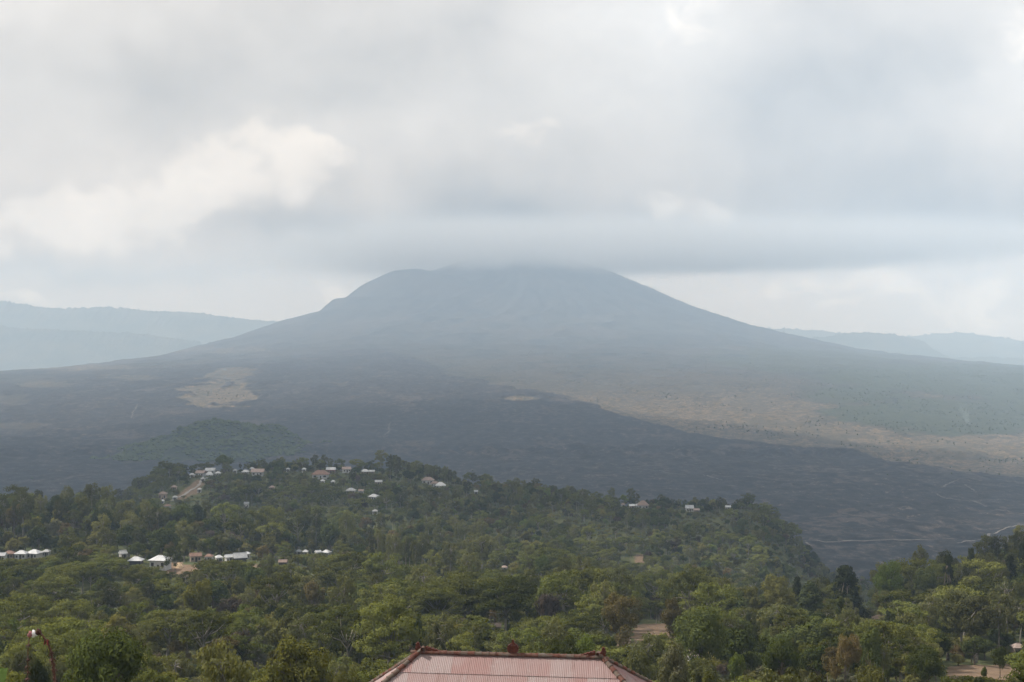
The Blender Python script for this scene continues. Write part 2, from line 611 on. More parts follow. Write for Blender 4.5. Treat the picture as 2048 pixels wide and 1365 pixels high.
hill_ob = tag(link('hillside', me), 'green wooded hillside falling away below the viewpoint', kind='structure')

# ------------------------------------------------------------------ terrain: lava plain, volcano, grassland, wooded hill
K = 12000.0 / 6500.0
VX, VY = 40.0 * K, 12000.0
PR = ([0, 150, 430, 640, 860, 1010, 1163, 1340, 1517, 1700, 1921, 2550, 3300, 4500], [470, 455, 359, 268, 169, 118, 68, 20, -20, -62, -96, -150, -180, -190])
PL = ([0, 150, 354, 404, 480, 531, 632, 720, 809, 885, 935, 1011, 1060, 1112, 1188, 1490, 1997, 2628, 3400, 4500],
      [470, 450, 384, 366, 346, 364, 356, 315, 270, 207, 205, 139, 128, 111, 94, 5, -109, -185, -190, -190])
PR = ([a * K for a in PR[0]], [b * K for b in PR[1]])
PL = ([a * K for a in PL[0]], [b * K for b in PL[1]])
PFr = ([0, 150, 500, 1300, 2500, 4000, 5500, 7000, 8000, 8700], [868, 840, 613, 403, 155, -19, -101, -167, -222, -262])


def volcano_h(x, y):
    dx = x - VX
    dy = y - VY
    r = np.hypot(dx, dy) + 1e-6
    a = np.arctan2(dy, dx)
    c = dx / r
    wr = np.clip(c, 0, 1) ** 2
    wl = np.clip(-c, 0, 1) ** 2
    wf = 1 - wr - wl
    h = wr * np.interp(r, *PR) + wl * np.interp(r, *PL) + wf * np.interp(r, *PFr)
    h = np.maximum(h, -262.0)
    A = np.interp(r, [0, 530, 1700, 3700, 5800], [5, 20, 40, 24, 0])
    side = 1 - 0.8 * np.abs(c) ** 8
    gul = 1 - 2 * np.abs(fbm(a * 7 + r / 2000 + 0.5 * fbm(x / 660, y / 660, 2, 40), r / 1700, 3, 41))
    h = h + A * side * (gul - 0.45) + side * 6 * fbm(x / 160, y / 160, 4, 43) * np.interp(r, [0, 5000, 8000], [2.2, 1.8, .3])
    h = h + 2.5 * fbm(x / 40, y / 40, 2, 47) + 9 * fbm(x / 330, y / 330, 4, 48, 0.6) * np.interp(r, [500, 1200, 6000, 8500], [0.3, 1, 1, 0])
    return h, r


def lava_line(px):
    """photograph row of the edge between black lava (below) and the dry slope (above)"""
    return np.interp(px, [-600, 0, 250, 450, 600, 700, 760, 840, 900, 1050, 1190, 1250, 1390, 1560, 1700, 1870, 2048, 2600],
                     [790, 770, 738, 722, 706, 696, 694, 722, 748, 783, 810, 836, 866, 890, 909, 940, 966, 1040])


nR, nC = 640, 760
td = np.concatenate([np.geomspace(950, 15500, nR - 50), np.geomspace(15600, 21500, 50)])
tp = np.linspace(-620, 2680, nC)
TD, TP = np.meshgrid(td, tp, indexing='ij')
TX = (TP - CX) / F * TD
H, RR = volcano_h(TX, TD)
pxx, pyy = to_px(TX, TD, H + CZ)
nb = fbm(TX / 260, TD / 420, 4, 51)
nb2 = fbm(TX / 70, TD / 110, 4, 57)
edge = pyy - lava_line(pxx) + nb * 9 + nb2 * 6
ew = np.interp(pxx, [0, 600, 740, 860], [48, 40, 12, 2.5])
lava = sstep(edge + nb * ew * 0.6, -ew, ew)
# dry grass islands inside the lava
isl = np.zeros_like(H)
for (ix, iy, sx, sy, amp) in [(440, 790, 88, 30, 1.0), (460, 750, 60, 14, .6), (30, 855, 60, 9, .5), (20, 803, 55, 12, .5), (265, 757, 70, 7, .5), (95, 770, 60, 8, .5),
                              (742, 778, 20, 9, .7), (680, 772, 20, 6, .5), (1040, 800, 34, 5, .8), (600, 770, 40, 14, .35), (990, 770, 16, 4, .6), (640, 800, 60, 14, .3),
                              (160, 735, 120, 7, .6), (420, 700, 120, 8, .5), (1720, 900, 25, 4, .5), (1820, 935, 22, 3, .5)]:
    q = ((pxx - ix) / sx) ** 2 + ((pyy - iy) / sy) ** 2
    isl = np.maximum(isl, amp * sstep(1.1 - q + nb2 * 1.1 + nb * 0.9, 0.0, 0.6))
lava = lava * (1 - isl)
tan = np.interp(pyy, [520, 640, 700, 770, 830, 900, 990], [0.0, 0.02, 0.12, 0.36, 0.72, 0.9, 0.9]) * np.interp(pxx, [500, 800, 1000, 1700], [0.45, 0.7, 1, 1])
tan = np.maximum(tan, isl * 0.95)
green = np.zeros_like(H)
for (ix, iy, sx, sy, amp) in [(1900, 830, 270, 45, 1.0), (1720, 790, 150, 22, .6), (1950, 760, 320, 40, .9), (1620, 720, 260, 30, .55), (1350, 640, 300, 40, .35), (2200, 800, 300, 60, 1.0)]:
    q = ((pxx - ix) / sx) ** 2 + ((pyy - iy) / sy) ** 2
    green = np.maximum(green, amp * sstep(1.3 - q + nb * .6 + nb2 * .4, 0.0, 0.9))
tan = tan * (1 - green)
# lava stands proud of the plain and is clinkery
rough = fbm(TX / 34, TD / 46, 4, 61, 0.6)
rough2 = 1 - 2 * np.abs(fbm(TX / 120, TD / 150, 3, 63))
flat = np.interp(RR, [3300, 7600], [0.4, 1.0])
H = H + lava * (7 + 3.2 * rough + 3.0 * rough2) * flat + (1 - lava) * 2.0 * fbm(TX / 50, TD / 60, 3, 65) * flat
# the caldera floor sinks towards the lake behind the left flank
H = H - 150 * sstep(TD, 7600, 12000) * sstep(-TX, 1900, 3600)
# small wooded cone standing in the lava
HXc, HYc = (425 - CX) / F * 2950, 2950.0


def cone_h(x, y):
    n_ = fbm(x / 70, y / 70, 4, 71)
    u = (x - HXc) / 225.0 + 0.16 * n_
    v = (y - HYc) / 260.0 + 0.26 * n_
    top = np.interp(u, [-1.0, -.75, -.4, -.1, .15, .4, .65, .85, 1.05], [0, 12, 34, 60, 64, 52, 56, 26, 0])
    cross = 1 - sstep(np.abs(v), 0.02, 1.0)
    r = np.maximum(np.abs(u), np.abs(v) / np.clip(1.15 - 0.5 * u * u, .3, 1.2))
    return top * cross + 16 * fbm(x / 55, y / 55, 4, 73) * cross, r


ch, cr = cone_h(TX, TD)
hillmask = (cr < 1.0)
H = H + ch
lava = np.where(hillmask, lava * sstep(cr, 0.8, 1.0), lava)
green = np.where(hillmask, np.maximum(green, 1 - sstep(cr, 0.75, 1.0)), green)

m_ter, t = new_mat('volcanic_ground')
pos = t.geo_pos()
sq = t.vm('MULTIPLY', pos, (1.0, 0.65, 1.0))
na = t.noise(sq, 0.0065, 6.0, 0.62)
nbb = t.noise(sq, 0.055, 6.0, 0.68)
nc_ = t.noise(sq, 0.19, 5.0, 0.65)
lv = t.mix(t.smooth(nbb, 0.40, 0.62), (0.008, 0.008, 0.009), (0.032, 0.029, 0.028))
lv = t.mix(t.smooth(t.m('ADD', t.m('MULTIPLY', na, 0.55), t.m('MULTIPLY', nbb, 0.45)), 0.53, 0.60, 0.0, 0.8), lv, (0.072, 0.058, 0.050))
lv = t.mix(t.smooth(t.m('ADD', t.m('MULTIPLY', nc_, 0.5), t.m('MULTIPLY', nbb, 0.5)), 0.57, 0.62, 0.0, 0.8), lv, (0.140, 0.115, 0.097))
nv = t.noise(pos, 0.0019, 5.0, 0.62, 0.8)
veg = t.mix(t.smooth(na, 0.38, 0.60), (0.014, 0.016, 0.013), (0.040, 0.037, 0.028))
veg = t.mix(t.smooth(nv, 0.48, 0.62, 0.0, 0.6), veg, (0.058, 0.047, 0.035))
drg = t.mix(t.smooth(nbb, 0.42, 0.58), (0.050, 0.043, 0.031), (0.180, 0.126, 0.078))
drg = t.mix(t.smooth(nc_, 0.46, 0.58, 0.0, 0.85), drg, (0.050, 0.050, 0.030))
drg = t.mix(t.smooth(na, 0.50, 0.62, 0.0, 0.7), drg, (0.062, 0.055, 0.038))
gre = t.mix(t.smooth(nbb, 0.35, 0.65), (0.024, 0.032, 0.018), (0.050, 0.056, 0.028))
tf = t.smooth(t.m('ADD', t.attr('dry'), t.m('MULTIPLY', t.m('SUBTRACT', nbb, 0.5), 1.0)), 0.15, 0.75)
c_ = t.mix(tf, veg, drg)
c_ = t.mix(t.smooth(t.m('ADD', t.attr('green'), t.m('MULTIPLY', t.m('SUBTRACT', nbb, 0.5), 0.8)), 0.3, 0.7), c_, gre)
lf = t.smooth(t.m('ADD', t.attr('lava'), t.m('MULTIPLY', t.m('SUBTRACT', nbb, 0.5), 0.7)), 0.35, 0.65)
c_ = t.mix(lf, c_, lv)
finish(t, c_, 0.95, t.m('ADD', t.m('MULTIPLY', nbb, 0.7), t.m('MULTIPLY', nc_, 0.3)), 4.0, 0.8, 0.1)

verts = np.stack([TX, TD, H + CZ], -1).reshape(-1, 3)
faces = grid_faces(nR, nC)
fc = faces[:, 0]
rf = RR.ravel()[fc]
hf = H.ravel()[fc]
lav_f = lava.ravel()[fc]
hm_f = hillmask.ravel()[fc]
xf = TX.ravel()[fc]
cls = np.where(hm_f, 3, np.where((rf < 7500) & (hf > -205), 1, np.where((lav_f < 0.5) & (xf > 0), 2, 0)))


def sub_mesh(name, k, label):
    f_ = faces[cls == k]
    used, inv = np.unique(f_, return_inverse=True)
    me_ = mesh_np(name, verts[used], inv.reshape(f_.shape), [m_ter], smooth=True)
    add_attr(me_, 'lava', lava.ravel()[used])
    add_attr(me_, 'dry', tan.ravel()[used])
    add_attr(me_, 'green', green.ravel()[used])
    return tag(link(name, me_), label, kind='structure')


sub_mesh('lava_field', 0, 'wide plain of black clinkery lava below the volcano')
sub_mesh('volcano', 1, 'broad volcano cone with its summit in cloud')
sub_mesh('dry_grassland', 2, 'tan dry grassland beyond the edge of the black lava')
sub_mesh('wooded_hill', 3, 'small wooded hill standing in the black lava')


def ter_z(x, y):
    i = np.clip(np.searchsorted(td, y) - 1, 0, nR - 2)
    p = CX + F * x / y
    j = np.clip(np.searchsorted(tp, p) - 1, 0, nC - 2)
    u = np.clip((y - td[i]) / (td[i + 1] - td[i]), 0, 1)
    v = np.clip((p - tp[j]) / (tp[j + 1] - tp[j]), 0, 1)
    return (H[i, j] * (1 - u) * (1 - v) + H[i, j + 1] * (1 - u) * v + H[i + 1, j] * u * (1 - v) + H[i + 1, j + 1] * u * v) + CZ


def ter_at(arr, x, y):
    i = np.clip(np.searchsorted(td, y) - 1, 0, nR - 2)
    j = np.clip(np.searchsorted(tp, CX + F * x / y) - 1, 0, nC - 2)
    return arr[i, j]


# ------------------------------------------------------------------ far ridges (caldera rim)
m_rim, t = new_mat('rim_forest')
pos = t.geo_pos()
n1 = t.noise(pos, 0.004, 6.0, 0.6)
n2 = t.noise(pos, 0.03, 4.0, 0.6)
c_ = t.mix(t.smooth(n1, 0.35, 0.65), (0.035, 0.050, 0.022), (0.085, 0.085, 0.045))
c_ = t.mix(t.smooth(n2, 0.5, 0.8, 0.0, 0.4), c_, (0.16, 0.13, 0.08))
finish(t, c_, 0.95, n2, 20.0, 0.8, 0.1)


def rim(name, label, pts, D, depth, seed, tree=9.0, base=-255.0):
    """a wooded ridge: crest rows in photograph pixels, built at its own distance with a front and a back slope"""
    p = np.arange(pts[0][0], pts[-1][0] + 1, 3.0)
    yc = np.interp(p, [a for a, b in pts], [b for a, b in pts])
    zc = (CY - yc) / F * D
    x = (p - CX) / F * D
    zc = zc + 26 * fbm(x / 500, x * 0 + seed, 4, seed, 0.6)
    rows = np.concatenate([np.linspace(-1, 0, 26), np.linspace(0.1, 1, 8)])
    V = []
    for r_ in rows:
        k = 1 - abs(r_) ** 0.8
        y = D + r_ * depth + 0 * x
        z = base + (zc - base) * k
        z = z + 26 * fbm(x / 420, y / 420, 4, seed + 3) * (1 - k) * (k) * 4 + 6 * fbm(x / 60, y / 60, 3, seed + 9)
        if abs(r_) < 0.12:
            z = z + tree * np.clip(fbm(x / 18, y / 18, 2, seed + 5) + 0.1, 0, 1)
        V.append(np.stack([x, y, z + CZ], -1))
    V = np.stack(V, 0)
    me_ = mesh_np(name, V.reshape(-1, 3), grid_faces(V.shape[0], V.shape[1]), [m_rim], smooth=True)
    return tag(link(name, me_), label, kind='structure')


rim('caldera_rim', 'far hazy ridge behind the left flank of the volcano', [(-620, 585), (0, 606), (60, 612), (130, 618), (220, 615), (300, 622), (420, 630), (560, 646), (700, 660), (900, 690), (1000, 720)], 15600, 2800, 11, 36, -440.0)
rim('caldera_rim_spur', 'lower hazy spur in front of the far left ridge', [(-620, 640), (0, 654), (120, 660), (280, 668), (400, 684), (470, 900), (560, 730)], 13400, 1500, 13, 24, -440.0)
rim('caldera_rim_far', 'far hazy ridge beyond the right flank of the volcano', [(1200, 690), (1400, 662), (1490, 652), (1560, 658), (1640, 662), (1700, 668), (1790, 674), (1840, 670), (1920, 664), (1980, 672), (2060, 684), (2680, 640)], 17500, 2800, 17, 38)
rim('caldera_rim_knoll', 'hazy wooded knoll in front of the far right ridge', [(1560, 900), (1620, 678), (1680, 668), (1730, 664), (1790, 672), (1850, 686), (1920, 900), (1980, 716), (2030, 730)], 14600, 1300, 19, 30)
rim('caldera_rim_foot', 'low dark wooded rise at the right edge behind the volcano flank', [(1660, 745), (1780, 732), (1880, 720), (1960, 713), (2060, 718), (2680, 690)], 13600, 1300, 23, 26)

# ------------------------------------------------------------------ tracks across the lava
def ray_ter(px, py):
    d = np.geomspace(1250, 11000, 4000)
    x = (px - CX) / F * d
    zr = CZ + (CY - py) / F * d
    k = np.nonzero(zr <= ter_z(x, d))[0]
    dd = float(d[k[0]]) if len(k) else 2000.0
    return (px - CX) / F * dd, dd


def ribbon(name, label, pts, width, zfun, mat, lift, step=8.0, parent_pts=None):
    P = [Vector((a, b, 0)) for a, b in pts]
    L = [P[0]]
    for a, b in zip(P[:-1], P[1:]):
        n = max(1, int((b - a).length / step))
        for i in range(1, n + 1):
            L.append(a.lerp(b, i / n))
    rnd = random.Random(len(label))
    V, Fc = [], []
    for i, p in enumerate(L):
        tng = (L[min(i + 1, len(L) - 1)] - L[max(i - 1, 0)])
        if tng.length < 1e-6:
            tng = Vector((1, 0, 0))
        tng.normalize()
        nn = Vector((-tng.y, tng.x, 0))
        wv = width * (0.45 + 0.9 * rnd.random()) / 2
        for s_ in (-1, -0.33, 0.33, 1):
            q = p + nn * wv * s_
            V.append((q.x, q.y, q.z))
    V = np.array(V)
    V[:, :2] += (0.55 * width * fbm(V[:, 0] / (width * 4), V[:, 1] / (width * 4), 2, 3))[:, None]
    V[:, 2] = zfun(V[:, 0], V[:, 1]) + lift
    n = len(L)
    me_ = mesh_np(name, V, grid_faces(n, 4), [mat], smooth=True)
    return tag(link(name, me_), label, kind='structure')


TRACKS = [
    ('pale dirt track running level across the lower lava on the right', [(1616, 1083), (1650, 1087), (1690, 1085), (1740, 1084), (1800, 1083), (1860, 1082), (1950, 1084)], 7),
    ('short pale track turning down behind the wooded ridge end', [(1612, 1087), (1622, 1094)], 8),
    ('pale track climbing to the right edge above the near trees', [(1915, 1089), (1945, 1085), (1975, 1080), (1978, 1070), (2000, 1064), (2048, 1052), (2100, 1046)], 5),
    ('winding pale track through the lava at far right', [(1872, 990), (1890, 998), (1930, 1003), (1950, 1006), (1972, 1016)], 9),
    ('hooked pale track high on the right lava', [(1888, 976), (1892, 971), (1905, 966), (1918, 961)], 8),
    ('faint short track above the hooked track', [(1930, 971), (1950, 985)], 7),
    ('thin pale streak of track across the mid lava', [(1252, 936), (1300, 942), (1345, 950), (1372, 951)], 8),
    ('faint pale track at the middle of the lava', [(1405, 952), (1430, 958), (1445, 962)], 7),
    ('squiggling pale track below the volcano at centre', [(782, 845), (776, 856), (780, 862), (770, 872)], 9),
    ('short bright track patch near the dry grass edge', [(1195, 846), (1215, 848), (1235, 846)], 10),
    ('faint pale trail on the left lava slope', [(262, 838), (266, 825), (275, 810)], 10),
    ('pale trail in the lava beyond the ridge village', [(945, 958), (965, 962), (985, 967)], 7),
    ('long faint track across the right lava', [(1990, 1021), (2020, 1026), (2060, 1030)], 7),
]
M['faint_road'] = mat_plain('faint_track', (0.045, 0.040, 0.037), (0.13, 0.115, 0.10), 0.03, 0.95)
for lab, pts, wd in TRACKS:
    near_ = max(q[1] for q in pts) > 1040
    ribbon('dirt_track', lab, [ray_ter(*q) for q in pts], wd * 0.55, ter_z, M['road' if near_ else 'faint_road'], 1.6)

# ------------------------------------------------------------------ prototype trees (unit height, unit crown width)
def leaf_quads(rng, cen, rad, n_each, size, up=0.5, aspect=1.5, flat=1.0, nb=1.0):
    """leaf clumps: quads around clump centres; returns verts, faces"""
    K = len(cen)
    N = K * n_each
    dirs = rng.normal(size=(N, 3))
    dirs /= np.linalg.norm(dirs, axis=1, keepdims=True)
    rr = rng.random(N) ** 0.28
    c = np.repeat(cen, n_each, 0)
    r = np.repeat(rad, n_each)
    off = dirs * (rr * r)[:, None]
    off[:, 2] *= flat
    P = c + off
    nrm = dirs * nb + rng.normal(size=(N, 3)) * 0.40 + np.array([0, 0, up * 0.6])
    nrm /= np.linalg.norm(nrm, axis=1, keepdims=True)
    t1 = np.cross(nrm, rng.normal(size=(N, 3)))
    t1 /= np.linalg.norm(t1, axis=1, keepdims=True) + 1e-9
    t2 = np.cross(nrm, t1)
    s = size * (0.6 + 0.8 * rng.random(N))[:, None]
    a = t1 * s * aspect * 0.5
    b = t2 * s * 0.5
    V = np.stack([P - a, P - b * 0.9 + a * 0.1, P + a, P + b * 0.9 + a * 0.1], 1).reshape(-1, 3)
    Fq = np.arange(N * 4).reshape(N, 4)
    return V, Fq


def limb_mesh(rng, trunk_pts, trunk_r, targets, start_lo, start_hi, r_limb, n=6):
    mb = MB()
    mb.tube(trunk_pts, trunk_r, n + 1)
    tp_ = np.array(trunk_pts)
    for q in targets:
        u = start_lo + (start_hi - start_lo) * rng.random()
        k = u * (len(tp_) - 1)
        i = min(int(k), len(tp_) - 2)
        p0 = tp_[i] + (tp_[i + 1] - tp_[i]) * (k - i)
        q = np.array(q)
        mid = (p0 + q) / 2 + rng.normal(size=3) * 0.02
        mid[2] -= 0.02
        mb.tube([p0, mid, q], [r_limb, r_limb * 0.7, r_limb * 0.25], 4)
    return mb


def make_tree(kind, seed, hi=False):
    """returns (crown verts, crown faces, trunk MB)"""
    rng = np.random.default_rng(seed)
    q = 2.2 if hi else 1.0
    up = 0.5

    def ell(n, cz, rx, rz, shell=0.72):
        d = rng.normal(size=(n, 3))
        d /= np.linalg.norm(d, axis=1, keepdims=True)
        d[:, 2] = np.where(d[:, 2] < -0.35, -d[:, 2], d[:, 2])
        r = shell + (1 - shell) * rng.random(n)
        inner = rng.random(n) < 0.25
        r = np.where(inner, 0.3 + 0.4 * rng.random(n), r)
        return np.stack([d[:, 0] * rx * r, d[:, 1] * rx * r, cz + d[:, 2] * rz * r], -1)
    trunk_r0, bare = 0.035, 0.3
    aspect, flat = 1.5, 0.8
    if kind in ('dense', 'mango'):
        cen = ell(int(26 * (1.5 if hi else 1)), 0.56, 0.36, 0.32)
        cen[:, :2] *= (1 + 0.14 * np.sin(np.arctan2(cen[:, 1], cen[:, 0]) * 3 + seed))[:, None]
        rad = 0.11 + 0.08 * rng.random(len(cen))
        ne, size = int(120 * (1.8 if hi else 1)), 0.042 / (1.5 if hi else 1)
        bare = 0.35
    elif kind == 'feather':
        # spreading layered pads, rather open
        n = int(26 * q)
        a = rng.random(n) * 2 * np.pi
        rr = 0.42 * np.sqrt(rng.random(n))
        lay = rng.choice([0.62, 0.72, 0.80, 0.88, 0.93], n)
        z = lay + 0.05 * (1 - (rr / 0.42) ** 2) - 0.10 * (rr / 0.42) ** 2 + 0.03 * rng.normal(size=n)
        cen = np.stack([np.cos(a) * rr, np.sin(a) * rr, z], -1)
        rad = 0.10 + 0.07 * rng.random(n)
        ne, size, flat, up = int(80 * (1.4 if hi else 1)), 0.034 / (1.2 if hi else 1), 0.42, 0.9
        bare, trunk_r0 = 0.55, 0.026
    elif kind == 'slender':
        n = int(30 * q)
        z = 0.50 + 0.48 * rng.random(n)
        wdt = 0.40 * np.sin(np.pi * np.clip((z - 0.44) / 0.60, 0, 1)) ** 0.7
        a = rng.random(n) * 2 * np.pi
        rr = wdt * np.sqrt(rng.random(n))
        cen = np.stack([np.cos(a) * rr, np.sin(a) * rr, z], -1)
        rad = 0.08 + 0.08 * rng.random(n)
        ne, size, flat = 56, 0.036, 0.6
        bare, trunk_r0 = 0.85, 0.030
    elif kind in ('olive', 'rust', 'yellow', 'lime', 'pale'):
        nl = rng.integers(5, 8)
        la = rng.random(nl) * 2 * np.pi
        lr = 0.26 * np.sqrt(rng.random(nl))
        lz = 0.50 + 0.28 * rng.random(nl)
        lobes = np.stack([np.cos(la) * lr, np.sin(la) * lr, lz], -1)
        lobes[0] = (0, 0, 0.74)
        cen = []
        for L_ in lobes:
            k = int(5 * (1.5 if hi else 1))
            d = rng.normal(size=(k, 3))
            d /= np.linalg.norm(d, axis=1, keepdims=True)
            cen.append(L_ + d * (0.6 + 0.4 * rng.random((k, 1))) * np.array([0.21, 0.21, 0.19]))
        cen = np.concatenate(cen)
        cen[:, 2] = np.clip(cen[:, 2], 0.16, 0.97)
        rad = 0.085 + 0.065 * rng.random(len(cen))
        ne, size = int(84 * (1.6 if hi else 1)), 0.040 / (1.35 if hi else 1)
        if kind == 'rust':
            ne = int(ne * 0.8)
        bare = 0.4
    elif kind == 'conifer':
        n = int(58 * q)
        z = 0.14 + 0.84 * rng.random(n) ** 0.9
        rr = 0.46 * (np.clip(1.04 - z, 0.02, 1) ** 0.95) * (0.35 + 0.75 * rng.random(n))
        a = rng.random(n) * 2 * np.pi
        cen = np.stack([np.cos(a) * rr, np.sin(a) * rr, z - 0.10 * rr], -1)
        rad = 0.055 + 0.085 * rng.random(n)
        ne, size, flat, aspect = 50, 0.036, 0.6, 2.0
        bare, trunk_r0 = 0.95, 0.028
    elif kind == 'bush':
        cen = ell(int(20 * q), 0.42, 0.40, 0.42, 0.6)
        cen[:, 2] = np.clip(cen[:, 2], 0.1, 0.95)
        rad = 0.13 + 0.09 * rng.random(len(cen))
        ne, size = 80, 0.058
        bare = 0.3
    elif kind == 'bare':
        cen = ell(int(40 * q), 0.62, 0.42, 0.34, 0.5)
        rad = 0.08 + 0.05 * rng.random(len(cen))
        ne, size, aspect, flat = 40, 0.024, 6.0, 1.0
        bare = 0.4
    elif kind == 'palm':
        V, Fq = [], []
        nf = 16
        for i in range(nf):
            a = 2 * np.pi * i / nf + rng.normal() * 0.2
            lift = rng.uniform(-0.1, 0.9)
            prev = None
            for k in range(8):
                s = k / 7
                rr = 0.5 * s
                z = 0.80 + 0.20 * lift * s * 1.6 - (0.18 + 0.18 * (1 - lift)) * s * s * 1.5
                c = np.array([np.cos(a) * rr, np.sin(a) * rr, z])
                wd = 0.055 * np.sin(np.pi * min(s + 0.08, 1)) + 0.006
                sd_ = np.array([-np.sin(a), np.cos(a), 0]) * wd
                cur = (c - sd_ - [0, 0, wd * 0.5], c, c + sd_ - [0, 0, wd * 0.5])
                if prev is not None:
                    b = len(V)
                    V += [prev[0], prev[1], cur[1], cur[0], prev[1], prev[2], cur[2], cur[1]]
                    Fq += [(b, b + 1, b + 2, b + 3), (b + 4, b + 5, b + 6, b + 7)]
                prev = cur
        mb = MB()
        mb.tube([(0, 0, -0.05), (0.01, 0, 0.4), (0, 0.01, 0.82)], [0.030, 0.024, 0.022], 7)
        return np.array(V), np.array(Fq), mb
    fine = 1.9 if hi else 1.35
    V, Fq = leaf_quads(rng, cen, rad, int(ne * fine), size / fine ** 0.55, up, aspect, flat)
    V[:, 2] = np.maximum(V[:, 2], 0.02)
    lean = rng.normal(size=2) * 0.02
    top = 0.9 if kind in ('slender', 'conifer') else 0.72
    zs = np.linspace(-0.06, top, 7)
    pts = [(lean[0] * (z * 2) + 0.012 * math.sin(z * 9 + seed), lean[1] * (z * 2) + 0.012 * math.cos(z * 7 + seed), z) for z in zs]
    rads = [trunk_r0 * (1.15 - 0.95 * (i / 6)) for i in range(7)]
    sel = rng.choice(len(cen), min(len(cen), 26 if kind == 'bare' else (12 if not hi else 18)), replace=False)
    mb = limb_mesh(rng, pts, rads, cen[sel], bare, 0.97 if kind in ('slender', 'conifer') else 0.9, trunk_r0 * 0.42)
    return V, Fq, mb


SPECIES = {   # kind: (leaf material, bark, default height/width, seeds)
    'dense': ('dense', 'bark', (1, 2, 3)),
    'mango': ('mango', 'bark', (5,)),
    'feather': ('feather', 'bark_pale', (11, 12, 13, 14)),
    'slender': ('slender', 'bark_pale', (21, 22, 23)),
    'olive': ('olive', 'bark', (31, 32, 33)),
    'rust': ('rust', 'bark', (41, 42)),
    'yellow': ('yellow', 'bark', (51, 52)),
    'lime': ('lime', 'bark_pale', (61, 62)),
    'pale': ('pale', 'bark_pale', (71, 72)),
    'conifer': ('conifer', 'bark', (81, 82)),
    'bush': ('olive', 'bark', (91, 92)),
    'bush_dark': ('dense', 'bark', (93,)),
    'bare': ('twig', 'bark_pale', (101, 102)),
    'palm': ('palm', 'bark', (111,)),
}
PROTO = {}


def proto(kind, k, hi=False):
    key = (kind, k, hi)
    if key in PROTO:
        return PROTO[key]
    leaf, bark, seeds = SPECIES[kind]
    V, Fq, mb = make_tree('bush' if kind == 'bush_dark' else kind, seeds[k % len(seeds)], hi)
    crown = mesh_np(kind + '_crown', V, Fq, [M[leaf]])
    trunk = mb.mesh(kind + '_trunk', M[bark], True)
    PROTO[key] = (crown, trunk, V, Fq, mb)
    return PROTO[key]


# ------------------------------------------------------------------ village houses
def hipped(mb, w_, d_, z0, rh, ridge, gable, th=0.12):
    hx, hy = w_ / 2, d_ / 2
    rx = hx if gable else ridge / 2
    A = [(-hx, -hy, z0), (hx, -hy, z0), (hx, hy, z0), (-hx, hy, z0)]
    B = [(x, y, z + th) for x, y, z in A]
    r1, r2 = (-rx, 0, z0 + rh), (rx, 0, z0 + rh)
    mb.poly(A[::-1])
    mb.poly([B[0], B[1], r2, r1])
    mb.poly([B[2], B[3], r1, r2])
    mb.poly([B[1], B[2], r2])
    mb.poly([B[3], B[0], r1])
    for i in range(4):
        j = (i + 1) % 4
        mb.poly([A[i], A[j], B[j], B[i]])


HOUSE_RECTS = []    # (px0, py0, px1, py1, depth): sight lines kept clear of nearer trees


def house(label, px, base, wpx, roof='roof_white', wall='wall_grey', gable=False, hr=0.34, rot=0, dr=0.8, storeys=1, group=None, name='village_house', clear=1.0, fascia=None):
    D = hit(px, base, 0.3)
    if D is None or D > 1010:
        D = 992.0
    x = (px - CX) / F * D
    wd = wpx * D / F
    wd = max(wd, 3.0)
    dp = max(wd * dr, 3.0)
    wh = max(2.3, min(2.9, wd * 0.36)) * storeys
    z = hz1(x, D)
    e = bpy.data.objects.new(name, None)
    COL.objects.link(e)
    e.location = (x, D, z)
    e.rotation_euler = (0, 0, R(rot))
    tag(e, label, 'house' if name == 'village_house' else 'shed', group)
    ww, dd = wd * 0.84, dp * 0.84
    mb = MB()
    mb.box(-ww / 2, ww / 2, -dd / 2, dd / 2, -1.5, wh)
    mb.build('wall', M[wall], e)
    mb = MB()
    rh = wd * hr * 0.62 + 0.3
    hipped(mb, wd, dp, wh + 0.01, rh, max(wd - dp, wd * 0.25), gable)
    ro = mb.build('roof', M[roof], e)
    if fascia:
        mb = MB()
        for y_ in (-dp / 2 - 0.03, dp / 2 - 0.03):
            mb.box(-wd / 2 - .02, wd / 2 + .02, y_, y_ + 0.06, wh - 0.14, wh + 0.12)
        mb.build('fascia', M[fascia], ro)
    mb = MB()
    if gable:
        mb.box(-wd / 2, wd / 2, -0.12, 0.12, wh + rh - 0.02, wh + rh + 0.06)
    else:
        rx = max(wd - dp, wd * 0.25) / 2
        mb.box(-rx - 0.1, rx + 0.1, -0.12, 0.12, wh + rh - 0.02, wh + rh + 0.06)
    mb.build('ridge_cap', M[roof], ro)
    mb = MB()
    mb.box(-0.5 + ww * 0.05, 0.4 + ww * 0.05, -dd / 2 - 0.04, -dd / 2 + 0.1, 0.0, 2.0)
    mb.build('door', M['dark_open'], e)
    for s_ in (-1, 1):
        mb = MB()
        xc = s_ * ww * 0.32
        mb.box(xc - ww * 0.09, xc + ww * 0.09, -dd / 2 - 0.03, -dd / 2 + 0.1, wh * 0.35, wh * 0.78)
        mb.build('window', M['dark_open'], e)
    py_t = CY - F * (z + wh + rh - CZ) / D
    base = CY - F * (z - CZ) / D
    HOUSE_RECTS.append((px - wpx * 0.45 * clear, py_t, px + wpx * 0.45 * clear, base - (base - py_t) * (0.12 if wpx > 21 else 0.30), D))
    return e


